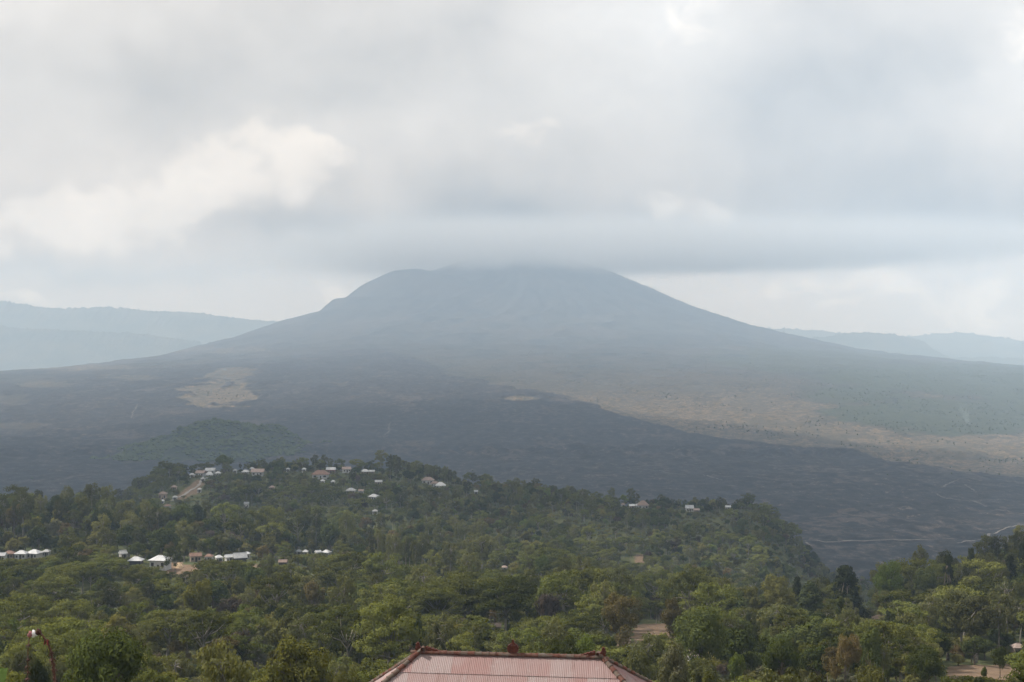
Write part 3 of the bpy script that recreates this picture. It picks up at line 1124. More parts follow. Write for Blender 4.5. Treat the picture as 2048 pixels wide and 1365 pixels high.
HS = [
    # the row on the near slope at left
    ('long low grey roof at the left edge of the picture, lowest of its cluster', 2, 1121, 22, dict(roof='roof_grey', gable=True)),
    ('rusty orange roof near the left edge beside a white roof', 19, 1117, 22, dict(roof='roof_rust', wall='wall_tan')),
    ('white hipped roof half hidden by trees, between an orange roof and a larger white one', 43, 1117, 25, dict()),
    ('larger white hipped roof over a pale wall, rightmost of the left-edge pair', 69, 1116, 28, dict(wall='wall_white', rot=-15)),
    ('small greyish roof just right of the left-edge white roofs', 93, 1113, 15, dict(roof='roof_grey')),
    ('pinkish white gable poking out of trees above a dark-walled house', 246, 1117, 13, dict(wall='wall_white', gable=True, hr=.6, rot=40)),
    ('dark-walled house under a white roof, just left of the lone white hipped house', 272, 1131, 29, dict(wall='dark_open')),
    ('white hipped roof on grey block walls, standing alone above a bare soil plot', 321, 1137, 40, dict(rot=-12, storeys=1.25, hr=.30)),
    ('rusty orange gable roof right of the soil plot', 391, 1122, 24, dict(roof='roof_rust', wall='wall_tan', gable=True, rot=20)),
    ('rust and white roof behind a tree, right of the orange gable', 418, 1123, 18, dict(roof='roof_rust', wall='wall_white')),
    ('small white roof left of the big grey gable', 438, 1125, 15, dict(wall='wall_white', rot=25)),
    ('white lean roof touching the big grey gable on its left', 459, 1124, 19, dict(gable=True, rot=30, wall='wall_white')),
    ('big pale grey gable roof over a dark opening in the middle of the row', 480, 1125, 27, dict(roof='roof_grey', gable=True, wall='dark_open', rot=22, hr=.5)),
    ('small white roof behind the right end of the grey gable', 494, 1117, 12, dict()),
    ('low dark open shed in the clearing right of the grey gable', 566, 1134, 18, dict(roof='thatch', wall='dark_open', gable=True, name='garden_shed')),
    ('greyish roof edge, leftmost of the white scraps behind the right trees', 598, 1111, 10, dict(roof='roof_grey')),
    ('white roof scrap second from the left behind the right trees', 611, 1112, 12, dict(wall='wall_white')),
    ('white roof scrap third from the left behind the right trees', 636, 1113, 11, dict(wall='wall_white', gable=True, rot=30)),
    ('broad white roof, rightmost of the scraps behind the right trees', 653, 1113, 18, dict(wall='wall_white', rot=-20)),
    # the village on the ridge
    ('pale roof at the left end of the ridge-top hamlet', 384, 955, 11, dict(wall='wall_white')),
    ('long rusty grey roof in the ridge-top hamlet left of the dark tree', 402, 953, 20, dict(roof='roof_pink', gable=True, rot=-15)),
    ('white roof highest in the ridge-top hamlet left of the dark tree', 421, 948, 20, dict(gable=True)),
    ('bright white tent-shaped roof where the path enters the hamlet', 419, 955, 15, dict(hr=.6)),
    ('small white roof at the foot of the tall dark ridge tree', 436, 952, 12, dict()),
    ('tiny pale-walled hut at the top of the village path', 406, 963, 9, dict(roof='roof_grey', wall='wall_white')),
    ('small greyish roof on the slope left of the village path', 348, 980, 12, dict(roof='roof_pink', wall='wall_tan')),
    ('tall grey two-storey house left of the foot of the village path', 326, 1000, 17, dict(roof='thatch', wall='wall_tan', storeys=2)),
    ('grey low house beside the foot of the village path', 350, 1001, 10, dict(roof='roof_grey')),
    ('tiny white roof below the tall grey house', 325, 1008, 7, dict()),
    ('rusty low roof at the bottom of the village path', 335, 1019, 14, dict(roof='roof_rust')),
    ('small white roof in the bend right of the village path', 399, 985, 9, dict()),
    ('grey roof right against the tall dark ridge tree', 470, 947, 9, dict(roof='roof_grey')),
    ('white roof right of the tall dark ridge tree', 491, 949, 15, dict()),
    ('small bright roof above the other white one right of the dark tree', 504, 943, 9, dict()),
    ('long rusty low roof right of the tall dark ridge tree', 516, 951, 26, dict(roof='roof_pink', gable=True)),
    ('small pink roof alone on the wooded slope below the ridge', 544, 981, 12, dict(roof='roof_pink', wall='wall_tan')),
    ('little white two-storey house alone low on the wooded slope', 493, 1018, 10, dict(roof='roof_grey', wall='wall_white', storeys=1.6, gable=True)),
    ('small white roof among trees left of the red-edged roof', 608, 937, 9, dict(wall='wall_white')),
    ('tiny white roof at the skyline in the gap between trees', 576, 941, 7, dict()),
    ('bright white roof with a red edge on the skyline of the ridge', 662, 930, 19, dict(fascia='fascia_red', wall='roof_rust', gable=True)),
    ('pinkish gable house right of the red-edged white roof', 693, 940, 18, dict(roof='roof_pink', gable=True, rot=15)),
    ('white hipped roof under the tallest grove on the ridge', 730, 937, 18, dict(wall='wall_tan')),
    ('low white roof joined to the right of the roof under the grove', 744, 936, 11, dict(gable=True, wall='wall_tan')),
    ('wide rust-brown hipped roof below the skyline of the ridge', 641, 956, 36, dict(roof='roof_rust', wall='wall_grey', dr=.6)),
    ('small white roof under the left end of the wide rust-brown roof', 645, 968, 10, dict()),
    ('small white roof below the right end of the wide rust-brown roof', 666, 969, 9, dict()),
    ('blue-grey gable roof left of the terraced clearing', 757, 970, 15, dict(roof='roof_grey', gable=True, wall='wall_tan')),
    ('pale grey hipped roof alone on the slope below the rust-brown one', 702, 988, 20, dict(roof='roof_grey')),
    ('pink low roof touching the right of the pale grey hipped one', 722, 988, 11, dict(roof='roof_pink', gable=True)),
    ('white roof with ragged outline below the blue-grey gable', 748, 1000, 20, dict(wall='wall_white', rot=-25)),
    ('grey-pink broad roof at the right of the terraced clearing', 856, 968, 26, dict(roof='roof_pink', dr=.6)),
    ('brightest white hipped roof right of the terraced clearing', 881, 978, 21, dict(hr=.45)),
    ('brown roof just behind the brightest white hipped roof', 870, 973, 18, dict(roof='thatch')),
    ('white scrap of roof among trees right of the brightest white roof', 952, 989, 8, dict(gable=True)),
    ('grey roof low in the trees below the white ragged roof', 750, 1029, 12, dict(roof='roof_grey')),
    ('pink-brown little roof left of the thatched roof on the right ridge', 1246, 1008, 9, dict(roof='roof_pink')),
    ('white gable left of the thatched roof on the right ridge', 1264, 1007, 12, dict(gable=True, wall='wall_tan')),
    ('large brown thatched roof on the right part of the ridge', 1286, 1012, 24, dict(roof='thatch', wall='wall_white', hr=.55)),
    ('low white roof in front of the large thatched roof', 1277, 1017, 12, dict(gable=True)),
    ('pale ribbed roof alone on the right ridge', 1379, 1022, 17, dict(roof='roof_grey', gable=True, hr=.5)),
    ('tan-walled shed right of the pale ribbed roof', 1393, 1026, 12, dict(roof='roof_pink', wall='wall_tan', gable=True)),
    ('white scrap of roof near the right end of the ridge', 1456, 1006, 11, dict(gable=True)),
    # scattered nearer ones
    ('pinkish white house low in the trees at the middle of the picture', 1009, 1143, 12, dict(roof='roof_pink', wall='wall_white')),
    ('tiny white roof above the red soil at the right', 1905, 1143, 11, dict()),
    ('pink-grey ribbed shed roof right of the white-flowered tree', 1389, 1330, 19, dict(roof='roof_pink', gable=True, hr=.8, name='garden_shed')),
    ('small red-edged roof left of the white-flowered tree', 1247, 1303, 12, dict(roof='roof_pink', gable=True, name='garden_shed', wall='wall_tan')),
    ('grey roof glimpsed through trees behind the left half of the red roof', 992, 1268, 15, dict(roof='thatch', gable=True, clear=0.4)),
    ('pink roof at the right edge behind the ploughed field', 2036, 1312, 16, dict(roof='roof_pink', wall='wall_tan')),
]
for lab, px, base, wp, kw in HS:
    house(lab, px, base, wp, group='houses on the wooded slopes', **kw)

# sand heap beside the lone white house
D = hit(358, 1134)
x = (358 - CX) / F * D
z = hz1(x, D)
rng = np.random.default_rng(5)
mb = MB()
ring = []
for k, (r_, h_) in enumerate([(2.0, -0.4), (1.5, 0.45), (0.9, 1.05), (0.35, 1.5)]):
    ring.append([(x + r_ * (1 + .15 * rng.normal()) * math.cos(a), D + r_ * math.sin(a), z + h_ + .06 * rng.normal()) for a in np.linspace(0, 2 * np.pi, 14)[:-1]])
for a, b in zip(ring[:-1], ring[1:]):
    for i in range(13):
        j = (i + 1) % 13
        mb.poly([a[i], a[j], b[j], b[i]])
mb.poly(ring[-1])
tag(mb.build('sand_heap', M['sand']), 'tan heap of sand right of the lone white hipped house', 'sand heap')
HOUSE_RECTS.append((350, 1120, 366, 1132, D))

# village path on the ridge
pp = []
for q in [(340, 1004), (352, 998), (368, 992), (384, 980), (394, 974), (400, 966), (406, 960)]:
    D = hit(*q)
    pp.append(((q[0] - CX) / F * D, D))
ribbon('village_path', 'pale path climbing to the ridge-top hamlet', pp, 3.2, hill_z, M['path'], 0.35, 4.0)
for q in [(352, 996), (372, 988), (386, 978), (396, 970)]:
    HOUSE_RECTS.append((q[0] - 8, q[1] - 5, q[0] + 8, q[1] + 3, hit(*q)))
for poly, s_ in FIELDS:
    xs = [a for a, b in poly]
    ys = [b for a, b in poly]
    cxm, cym = sum(xs) / len(xs), sum(ys) / len(ys)
    D = hit(cxm, cym)
    if D and s_ >= 0.7:
        HOUSE_RECTS.append((min(xs) * .5 + cxm * .5, min(ys) * .6 + cym * .4, max(xs) * .5 + cxm * .5, max(ys) * .35 + cym * .65, D))

# ------------------------------------------------------------------ trees
TREES = []      # dict(kind, k, x, y, z, w, h, hi, label)


def key_tree(kind, k, px, top, base, wpx, label, D=None, hi=False, wmax=None):
    if D is None:
        D = hit(px, base)
    x = (px - CX) / F * D
    z = hz1(x, D)
    zt = CZ + (CY - top) / F * D
    h = max(zt - z, 2.0)
    TREES.append(dict(kind=kind, k=k, x=x, y=D, z=z, w=wpx * D / F, h=h, hi=hi, label=label, key=True))


KEY = [
    ('mango', 0, 212, 1238, 185, 'big dark glossy rounded tree at the lower left', 118, True),
    ('dense', 1, 75, 1306, 52, 'dark bush-like tree between the arched pole and its hanging tail', 150, False),
    ('yellow', 0, 592, 1272, 170, 'broad tree with sunlit yellow-green top left of the red roof', 150, True),
    ('yellow', 1, 392, 1158, 74, 'golden green rounded tree standing out below the soil plot', 330, True),
    ('feather', 0, 776, 1205, 140, 'big soft-domed green tree behind the left end of the red roof', 230, True),
    ('olive', 0, 700, 1310, 80, 'olive bushy tree just left of the red roof', 120, True),
    ('pale', 1, 858, 1282, 75, 'pale leafy tree directly behind the left corner of the red roof', 120, True),
    ('bush_dark', 0, 833, 1200, 36, 'narrow blackish tree right of the soft-domed tree', 250, False),
    ('bare', 0, 1098, 1184, 62, 'leafless grey-brown tree behind the red roof', 330, True),
    ('rust', 0, 1240, 1186, 110, 'large rust-tinged tree left of the tan terraces', 270, True),
    ('rust', 1, 1345, 1192, 70, 'rust-topped tree right of the tan terraces', 290, True),
    ('dense', 2, 1402, 1204, 120, 'large dark mottled tree behind the small pink shed', 215, True),
    ('pale', 0, 1345, 1281, 100, 'white-flowered tree right of the red roof', 135, True),
    ('yellow', 0, 1418, 1342, 66, 'yellow-topped low tree at the bottom edge right of the red roof', 130, True),
    ('lime', 1, 1470, 1300, 44, 'bright small green tree right of the pink shed', 190, False),
    ('mango', 0, 1562, 1262, 82, 'dark round tree standing in the middle of the right slope', 190, True),
    ('rust', 0, 1692, 1264, 66, 'ochre creeper-draped tree right of the dark round tree', 190, True),
    ('dense', 1, 1742, 1246, 50, 'dark narrow tree beside the ochre draped one', 200, False),
    ('olive', 2, 1742, 1322, 100, 'bushy olive tree at the bottom right centre', 140, True),
    ('dense', 2, 1850, 1290, 84, 'glossy low tree left of the ploughed field', 185, True),
    ('slender', 0, 1922, 1186, 110, 'tall pale-trunked tree behind the ploughed field, left of two', 290, True),
    ('slender', 1, 1952, 1196, 100, 'tall pale-trunked tree behind the ploughed field, right of two', 285, True),
    ('dense', 1, 2000, 1288, 34, 'small leafy tree standing in the ploughed field', 205, False),
    ('bush_dark', 0, 1968, 1327, 13, 'tiny sapling in the ploughed field left of the small tree', 208, False),
    ('conifer', 0, 1692, 1134, 105, 'tall dark conifer against the lava at right', 390, True),
    ('conifer', 1, 1620, 1166, 95, 'dark conifer lower and left of the tall one', 350, True),
    ('lime', 0, 1775, 1116, 80, 'bright lime-green tree standing out right of the tall conifer', 400, True),
    ('dense', 2, 1850, 1124, 58, 'dark tree touching the lime-green tree on its right', 410, False),
    ('olive', 1, 1558, 1152, 90, 'tall olive tree on the right spur left of the conifers', 380, True),
    ('olive', 2, 1500, 1168, 60, 'olive tree at the left end of the right spur', 380, False),
    ('slender', 2, 1840, 1090, 42, 'dark tree rising against the lava above the lime-green one', 560, False),
    ('feather', 1, 930, 1150, 150, 'tall flat-topped tree rising behind the middle of the red roof', 330, True),
    ('feather', 2, 1010, 1158, 130, 'flat-topped tree right of the tallest one behind the red roof', 320, True),
    ('feather', 3, 870, 1170, 120, 'flat-topped tree left of the tallest one behind the red roof', 320, True),
    ('feather', 0, 350, 1092, 44, 'pale green tree beside the lone white hipped house', 480, False),
    ('dense', 0, 448, 908, 44, 'tall dark tree on the ridge-top skyline', None, False),
    ('slender', 0, 762, 902, 36, 'tallest tree of the grove on the ridge skyline', None, False),
    ('feather', 1, 400, 928, 36, 'rounded tree left of the tall dark skyline tree', None, False),
    ('feather', 2, 370, 930, 36, 'rounded green tree second left of the tall dark skyline tree', None, False),
    ('rust', 0, 628, 1158, 60, 'reddish brown tree in the middle of the left slope', 380, False),
    ('feather', 3, 1130, 1276, 80, 'pale-trunked open tree behind the right half of the red roof', 170, True),
    ('lime', 0, 1180, 1262, 90, 'fresh green bushy tree above the right half of the red roof', 190, True),
]
for (kind, k, px, top, wpx, lab, D, hi) in KEY:
    if D is None:
        D = 1000.0
    key_tree(kind, k, px, top, None, wpx, lab, D, hi)
# grove of tall pale trunks on the mid slope
gr_rng = random.Random(3)
for i in range(11):
    px = 745 + i * 11 + gr_rng.uniform(-3, 3)
    D = 540 + gr_rng.uniform(-25, 25)
    key_tree('slender', i, px, 1066 + gr_rng.uniform(-4, 14), None, 24, None, D)
# grove of slim trees along the ridge skyline
for i in range(22):
    px = 778 + i * 6.2 + gr_rng.uniform(-2, 2)
    key_tree('slender', i, px, 912 + (px - 778) * 0.22 + gr_rng.uniform(-5, 6), None, 13 + gr_rng.uniform(0, 5), None, 985 + gr_rng.uniform(-35, 25))
N_KEY = len(TREES)

# everything else: jittered planting over the hillside
rng = np.random.default_rng(77)
pts = []
y = 85.0
while y < 1180:
    sp = 3.9 if y < 170 else (4.6 if y < 260 else (5.6 if y < 400 else (6.4 if y < 640 else 5.5)))
    xs = np.arange((-420 - CX) / F * y, (2470 - CX) / F * y, sp)
    xx = xs + rng.uniform(-0.48, 0.48, len(xs)) * sp
    yy = y + rng.uniform(-0.48, 0.48, len(xs)) * sp
    pts.append(np.stack([xx, yy], -1))
    y += sp * 0.95
pts = np.concatenate(pts)
gz = hill_z(pts[:, 0], pts[:, 1])
gpx, gpy = to_px(pts[:, 0], pts[:, 1], gz)
keep = np.ones(len(pts), bool)
for poly, s_ in FIELDS:
    keep &= ~in_poly(gpx, gpy, poly)
# no trees on the red-roofed house's plot or in the view just below the camera
keep &= ~((np.abs(pts[:, 0]) < 14) & (pts[:, 1] < 92))
pts, gz, gpx, gpy = pts[keep], gz[keep], gpx[keep], gpy[keep]
patch = fbm(pts[:, 0] / 60, pts[:, 1] / 80, 3, 91)
patch2 = fbm(pts[:, 0] / 35, pts[:, 1] / 45, 2, 93)
dens = fbm(pts[:, 0] / 45, pts[:, 1] / 60, 3, 95)
ktx = np.array([[t_['x'], t_['y'], t_['w']] for t_ in TREES])
for i in range(len(pts)):
    x, y_ = pts[i]
    a, b = patch[i], patch2[i]
    r_ = rng.random()
    D = y_
    low = dens[i] < (-0.25 if D > 820 else -0.34)
    if gz[i] < CZ - 240:
        continue
    # species by stand
    if gpx[i] > 1450 and D < 520:
        mixk = ['dense', 'olive', 'slender', 'conifer', 'feather', 'bush', 'rust']
        pw = [.24, .2, .2, .06, .16, .1, .04]
    elif a > 0.15:
        mixk = ['feather', 'slender', 'olive', 'dense', 'bush', 'lime', 'bush_dark', 'bare']
        pw = [.46, .2, .10, .05, .05, .06, .06, .03]
    elif a < -0.2:
        mixk = ['dense', 'olive', 'bush', 'slender', 'rust', 'bush_dark', 'lime']
        pw = [.33, .22, .14, .15, .05, .08, .03]
    else:
        mixk = ['olive', 'feather', 'dense', 'slender', 'bush', 'rust', 'yellow', 'pale', 'bare', 'lime', 'bush_dark']
        pw = [.19, .18, .13, .16, .08, .05, .04, .04, .05, .05, .08]
    if low:
        kind = 'bush' if r_ < 0.75 else 'pale'
    elif 850 < D < 1040 and 560 < gpx[i] < 960 and r_ < 0.16:
        kind = 'palm'
    else:
        kind = rng.choice(mixk, p=np.array(pw) / sum(pw))
    hgt = {'dense': 8.5, 'feather': 10.5, 'slender': 11.5, 'olive': 7.5, 'rust': 7.5, 'yellow': 7, 'pale': 6.5, 'conifer': 11, 'bush': 4.0, 'bush_dark': 4.5, 'lime': 8.0, 'bare': 7.5, 'palm': 6.5}[kind]
    wdt = {'dense': 8.0, 'feather': 9.5, 'slender': 6.5, 'olive': 7.5, 'rust': 7.5, 'yellow': 7, 'pale': 6.5, 'conifer': 5.5, 'bush': 5.5, 'bush_dark': 5.0, 'lime': 7.0, 'bare': 7, 'palm': 6}[kind]
    s_ = rng.uniform(0.5, 1.15) if rng.random() < 0.78 else rng.uniform(1.15, 1.7)
    if D < 210:
        s_ = min(s_, 1.2)
    h, wd = hgt * s_ * rng.uniform(.85, 1.15), wdt * s_
    # tall wood on the spur behind the left village row
    if 590 < D < 730 and gpx[i] < 700:
        h *= 1.35
        wd *= 1.1
    if low:
        h *= 0.6
        wd *= 0.75
    near_k = float(np.interp(D, [90, 170, 260, 400], [0.62, 0.70, 0.82, 0.97])) * float(np.interp(D, [620, 760], [1.0, 0.78]))
    h *= near_k
    wd *= near_k
    # keep houses and plots in sight
    top_py = CY - F * (gz[i] + h - CZ) / D
    half = wd * 0.5 * F / D
    bad = False
    for (x0, y0, x1, y1, hd) in HOUSE_RECTS:
        if D < hd + 4 and gpx[i] + half * 0.85 > x0 and gpx[i] - half * 0.85 < x1 and top_py < y1 - 1 and gpy[i] > y0:
            # would stand in front: shrink to a bush or drop
            h2 = h - (y1 - top_py) * D / F
            if h2 > 1.6 and D < hd - 6:
                h = h2
                wd = min(wd, h * 1.25)
                kind = 'bush' if h < 3.5 else kind
                top_py = CY - F * (gz[i] + h - CZ) / D
                half = wd * 0.5 * F / D
            else:
                bad = True
                break
    if bad:
        continue
    dk = np.hypot(ktx[:, 0] - x, ktx[:, 1] - y_)
    if np.any(dk < ktx[:, 2] * 0.42):
        continue
    # keep the marked trees in sight too
    if D < 420:
        hide = False
        for t_ in TREES[:42]:
            if t_['y'] > D and abs(t_['x'] / t_['y'] - x / D) < (t_['w'] * 0.4 / t_['y'] + wd * 0.35 / D):
                tpy = CY - F * (t_['z'] + t_['h'] * 0.45 - CZ) / t_['y']
                if top_py < tpy:
                    h2 = h - (tpy - top_py) * D / F
                    if h2 < 2.0:
                        hide = True
                        break
                    h = h2
                    wd = min(wd, h * 1.3)
                    top_py = CY - F * (gz[i] + h - CZ) / D
        if hide:
            continue
    TREES.append(dict(kind=str(kind), k=int(rng.integers(0, 4)), x=float(x), y=float(y_), z=float(gz[i]), w=float(wd), h=float(h), hi=False, label=None, key=False))

# individuals: the marked trees and those that show largest inside the frame
cand = []
for i, t_ in enumerate(TREES):
    if i < N_KEY:
        continue
    px, py = to_px(t_['x'], t_['y'], t_['z'] + t_['h'] * 0.6)
    if -10 < px < 2058 and py < 1372:
        cand.append((t_['w'] * t_['h'] / t_['y'] ** 2, i))
cand.sort(reverse=True)
INDIV = list(range(N_KEY)) + [i for a, i in cand[:225]]
indiv_set = set(INDIV)

NAME = {'mango': 'broadleaf_tree', 'dense': 'broadleaf_tree', 'feather': 'feathery_tree', 'slender': 'slender_tree', 'olive': 'olive_green_tree', 'rust': 'rusty_leaved_tree', 'yellow': 'golden_green_tree', 'lime': 'lime_green_tree',
        'pale': 'pale_leaved_tree', 'conifer': 'conifer_tree', 'bush': 'leafy_bush', 'bush_dark': 'dark_bush', 'bare': 'bare_tree', 'palm': 'palm_tree'}
LOOK = {'mango': 'glossy round tree', 'dense': 'dark green dense tree', 'feather': 'feathery light green tree', 'slender': 'slim pale-trunked tree', 'olive': 'olive green lobed tree', 'rust': 'rust-tinged tree', 'yellow': 'golden green tree', 'lime': 'lime-green tree',
        'pale': 'pale-leaved tree', 'conifer': 'dark conifer', 'bush': 'low leafy bush', 'bush_dark': 'low dark bush', 'bare': 'leafless twiggy tree', 'palm': 'palm tree'}
MARKS = [('the big dark rounded tree', 212, 1300), ('the broad sunlit yellow-green tree', 592, 1320), ('the left corner of the red roof', 838, 1304), ('the middle of the red roof', 1024, 1304),
         ('the right corner of the red roof', 1206, 1312), ('the white-flowered tree', 1345, 1320), ('the dark round tree', 1562, 1290), ('the ochre draped tree', 1692, 1300), ('the ploughed field', 1960, 1345),
         ('the tall pale-trunked pair', 1937, 1250), ('the lime-green tree', 1775, 1150), ('the tall conifer', 1692, 1180), ('the golden green tree', 392, 1190), ('the lone white hipped house', 321, 1125),
         ('the arched pole', 100, 1290), ('the leafless tree', 1098, 1210), ('the soft-domed tree', 776, 1250), ('the large rust-tinged tree', 1240, 1230), ('the large dark mottled tree', 1402, 1255), ('the left-edge white roofs', 55, 1110),
         ('the mid-slope white trunks', 800, 1110), ('the skyline grove', 840, 935)]
buckets = {}
for i in INDIV:
    t_ = TREES[i]
    if t_['label']:
        continue
    px, py = to_px(t_['x'], t_['y'], t_['z'] + t_['h'] * 0.75)
    best = min(MARKS, key=lambda m_: (m_[1] - px) ** 2 + ((m_[2] - py) * 1.4) ** 2)
    dx, dy = px - best[1], py - best[2]
    if abs(dx) > abs(dy) * 1.2:
        rel = 'right of' if dx > 0 else 'left of'
    else:
        rel = 'below' if dy > 0 else 'above'
    buckets.setdefault((t_['kind'], rel, best[0]), []).append((math.hypot(dx, dy), i))
ORD = ['nearest', 'second nearest', 'third nearest', 'fourth nearest', 'fifth nearest', 'sixth nearest', 'seventh nearest', 'eighth nearest', 'ninth nearest', 'tenth nearest', 'eleventh nearest', 'twelfth nearest',
       'thirteenth nearest', 'fourteenth nearest', 'fifteenth nearest', 'sixteenth nearest', 'seventeenth nearest', 'eighteenth nearest', 'nineteenth nearest', 'twentieth nearest']
for (kind, rel, mk), lst in buckets.items():
    lst.sort()
    if len(lst) == 1:
        TREES[lst[0][1]]['label'] = '%s %s %s' % (LOOK[kind], rel, mk)
        continue
    for o_, (dd, i) in enumerate(lst):
        od = ORD[o_] if o_ < len(ORD) else ('%dth nearest' % (o_ + 1))
        TREES[i]['label'] = '%s %s %s, %s' % (LOOK[kind], rel, mk, od)
GROUP = {'slender': 'slim trees on the wooded slopes', 'palm': 'palms on the ridge'}
for i in INDIV:
    t_ = TREES[i]
    crown, trunk = proto(t_['kind'], t_['k'], t_['hi'] or t_['y'] < 190)[:2]
    e = bpy.data.objects.new(NAME[t_['kind']], None)
    COL.objects.link(e)
    e.location = (t_['x'], t_['y'], t_['z'])
    e.scale = (t_['w'], t_['w'], t_['h'])
    e.rotation_euler = (0, 0, (i * 2.399) % 6.283)
    tag(e, t_['label'], 'bush' if 'bush' in t_['kind'] else 'tree', LOOK[t_['kind']] + 's on the slopes')
    link('crown', crown, e)
    link('trunk', trunk, e)

# the rest of the wood reads as one mass: instances on one object
lib = bpy.data.collections.new('forest_sources')
ORDER = []
for kind in SPECIES:
    for k in range(len(SPECIES[kind][2])):
        if kind in ('mango',):
            continue
        crown, trunk, V, Fq, mb = proto(kind, k, False)
        nv = len(V)
        me_ = bpy.data.meshes.new('forest_source')
        vv = [tuple(a) for a in V] + mb.v
        ff = [tuple(a) for a in Fq.tolist()] + [tuple(q + nv for q in f_) for f_ in mb.f]
        me_.from_pydata(vv, [], ff)
        me_.materials.append(crown.materials[0])
        me_.materials.append(trunk.materials[0])
        me_.polygons.foreach_set('material_index', np.array([0] * len(Fq) + [1] * len(mb.f), dtype=np.int32))
        me_.update()
        ob = bpy.data.objects.new('forest_source_%02d' % len(ORDER), me_)
        lib.objects.link(ob)
        ORDER.append((kind, k))
rest = [t_ for i, t_ in enumerate(TREES) if i not in indiv_set]
pv, idx, scl, rot = [], [], [], []
for i, t_ in enumerate(rest):
    kk = (t_['kind'], t_['k'] % len(SPECIES[t_['kind']][2]))
    pv.append((t_['x'], t_['y'], t_['z']))
    idx.append(ORDER.index(kk))
    scl.append((t_['w'], t_['w'], t_['h']))
    rot.append((0, 0, (i * 2.399) % 6.283))
me = bpy.data.meshes.new('forest')
me.from_pydata(pv, [], [])
a = me.attributes.new('src', 'INT', 'POINT')
a.data.foreach_set('value', np.array(idx, dtype=np.int32))
a = me.attributes.new('scl', 'FLOAT_VECTOR', 'POINT')
a.data.foreach_set('vector', np.array(scl, dtype=np.float32).ravel())
a = me.attributes.new('rot', 'FLOAT_VECTOR', 'POINT')
a.data.foreach_set('vector', np.array(rot, dtype=np.float32).ravel())
forest = tag(link('forest', me), 'green mixed wood covering the slopes and the ridge', 'forest', kind='stuff')
ng = bpy.data.node_groups.new('forest_scatter', 'GeometryNodeTree')
ng.interface.new_socket('Geometry', in_out='INPUT', socket_type='NodeSocketGeometry')
ng.interface.new_socket('Geometry', in_out='OUTPUT', socket_type='NodeSocketGeometry')
gi = ng.nodes.new('NodeGroupInput')
go = ng.nodes.new('NodeGroupOutput')
ci = ng.nodes.new('GeometryNodeCollectionInfo')
ci.inputs['Collection'].default_value = lib
ci.inputs['Separate Children'].default_value = True
ci.inputs['Reset Children'].default_value = True
iop = ng.nodes.new('GeometryNodeInstanceOnPoints')
iop.inputs['Pick Instance'].default_value = True


def named(nm, ty):
    n = ng.nodes.new('GeometryNodeInputNamedAttribute')
    n.data_type = ty
    n.inputs['Name'].default_value = nm
    return n.outputs['Attribute']


ng.links.new(gi.outputs[0], iop.inputs['Points'])
ng.links.new(ci.outputs[0], iop.inputs['Instance'])
ng.links.new(named('src', 'INT'), iop.inputs['Instance Index'])
ng.links.new(named('scl', 'FLOAT_VECTOR'), iop.inputs['Scale'])
e2r = ng.nodes.new('FunctionNodeEulerToRotation')
ng.links.new(named('rot', 'FLOAT_VECTOR'), e2r.inputs[0])
ng.links.new(e2r.outputs[0], iop.inputs['Rotation'])
ng.links.new(iop.outputs[0], go.inputs[0])
md = forest.modifiers.new('scatter', 'NODES')
md.node_group = ng

# ------------------------------------------------------------------ far scrub: small crowns on the volcano, grassland and wooded hill
def blobs(name, label, x, y, z, h, wd, mat, seed):
    rng_ = np.random.default_rng(seed)
    n = len(x)
    base = np.array([[0, 0, 1.0], [1, 0, .45], [.31, .95, .5], [-.81, .59, .4], [-.81, -.59, .5], [.31, -.95, .45], [0, 0, -0.1]])
    tri = np.array([[0, 1, 2], [0, 2, 3], [0, 3, 4], [0, 4, 5], [0, 5, 1], [6, 2, 1], [6, 3, 2], [6, 4, 3], [6, 5, 4], [6, 1, 5]])
    B = base[None] * (1 + 0.35 * (rng_.random((n, 7, 3)) - 0.5))
    B[:, :, 0] *= wd[:, None] / 2
    B[:, :, 1] *= wd[:, None] / 2
    B[:, :, 2] *= h[:, None]
    V = B + np.stack([x, y, z], -1)[:, None]
    Fc = (tri[None] + 7 * np.arange(n)[:, None, None]).reshape(-1, 3)
    me_ = mesh_np(name, V.reshape(-1, 3), Fc, [mat])
    return tag(link(name, me_), label, 'trees', kind='stuff')


rng = np.random.default_rng(8)
n = 130000
bx = rng.uniform(-620, 2680, n)
bd = np.exp(rng.uniform(math.log(2300), math.log(11500), n))
xx = (bx - CX) / F * bd
lv_ = ter_at(lava, xx, bd)
gr_ = ter_at(green, xx, bd)
hm_ = ter_at(hillmask.astype(float), xx, bd)
ok = (hm_ < .5) & (rng.random(n) < np.where(lv_ > 0.4, 0.0008, 0.40 * sstep(fbm(xx / 110, bd / 150, 4, 15), 0.08, 0.45) + 0.012 + 0.34 * gr_ * sstep(fbm(xx / 70, bd / 90, 3, 16), -0.35, 0.3)))
xx, dd_ = xx[ok], bd[ok]
zz = ter_z(xx, dd_)
blobs('scrub_trees', 'small trees and scrub scattered over the grassland and volcano flank', xx, dd_, zz - .3, rng.uniform(1.5, 6, len(xx)), rng.uniform(2, 6.5, len(xx)), M['dense'], 4)
n = 9000
xx = HXc + rng.uniform(-260, 260, n)
dd_ = HYc + rng.uniform(-250, 250, n)
c_h, c_r = cone_h(xx, dd_)
ok = (c_r < 0.93 + 0.12 * fbm(xx / 50, dd_ / 50, 2, 8)) & (rng.random(n) < 0.55 + 0.9 * fbm(xx / 45, dd_ / 45, 3, 12))
xx, dd_ = xx[ok], dd_[ok]
blobs('hill_wood', 'low wood covering the small hill in the lava', xx, dd_, ter_z(xx, dd_) - .3, rng.uniform(2, 8, len(xx)), rng.uniform(6, 15, len(xx)), M['dense'], 6)
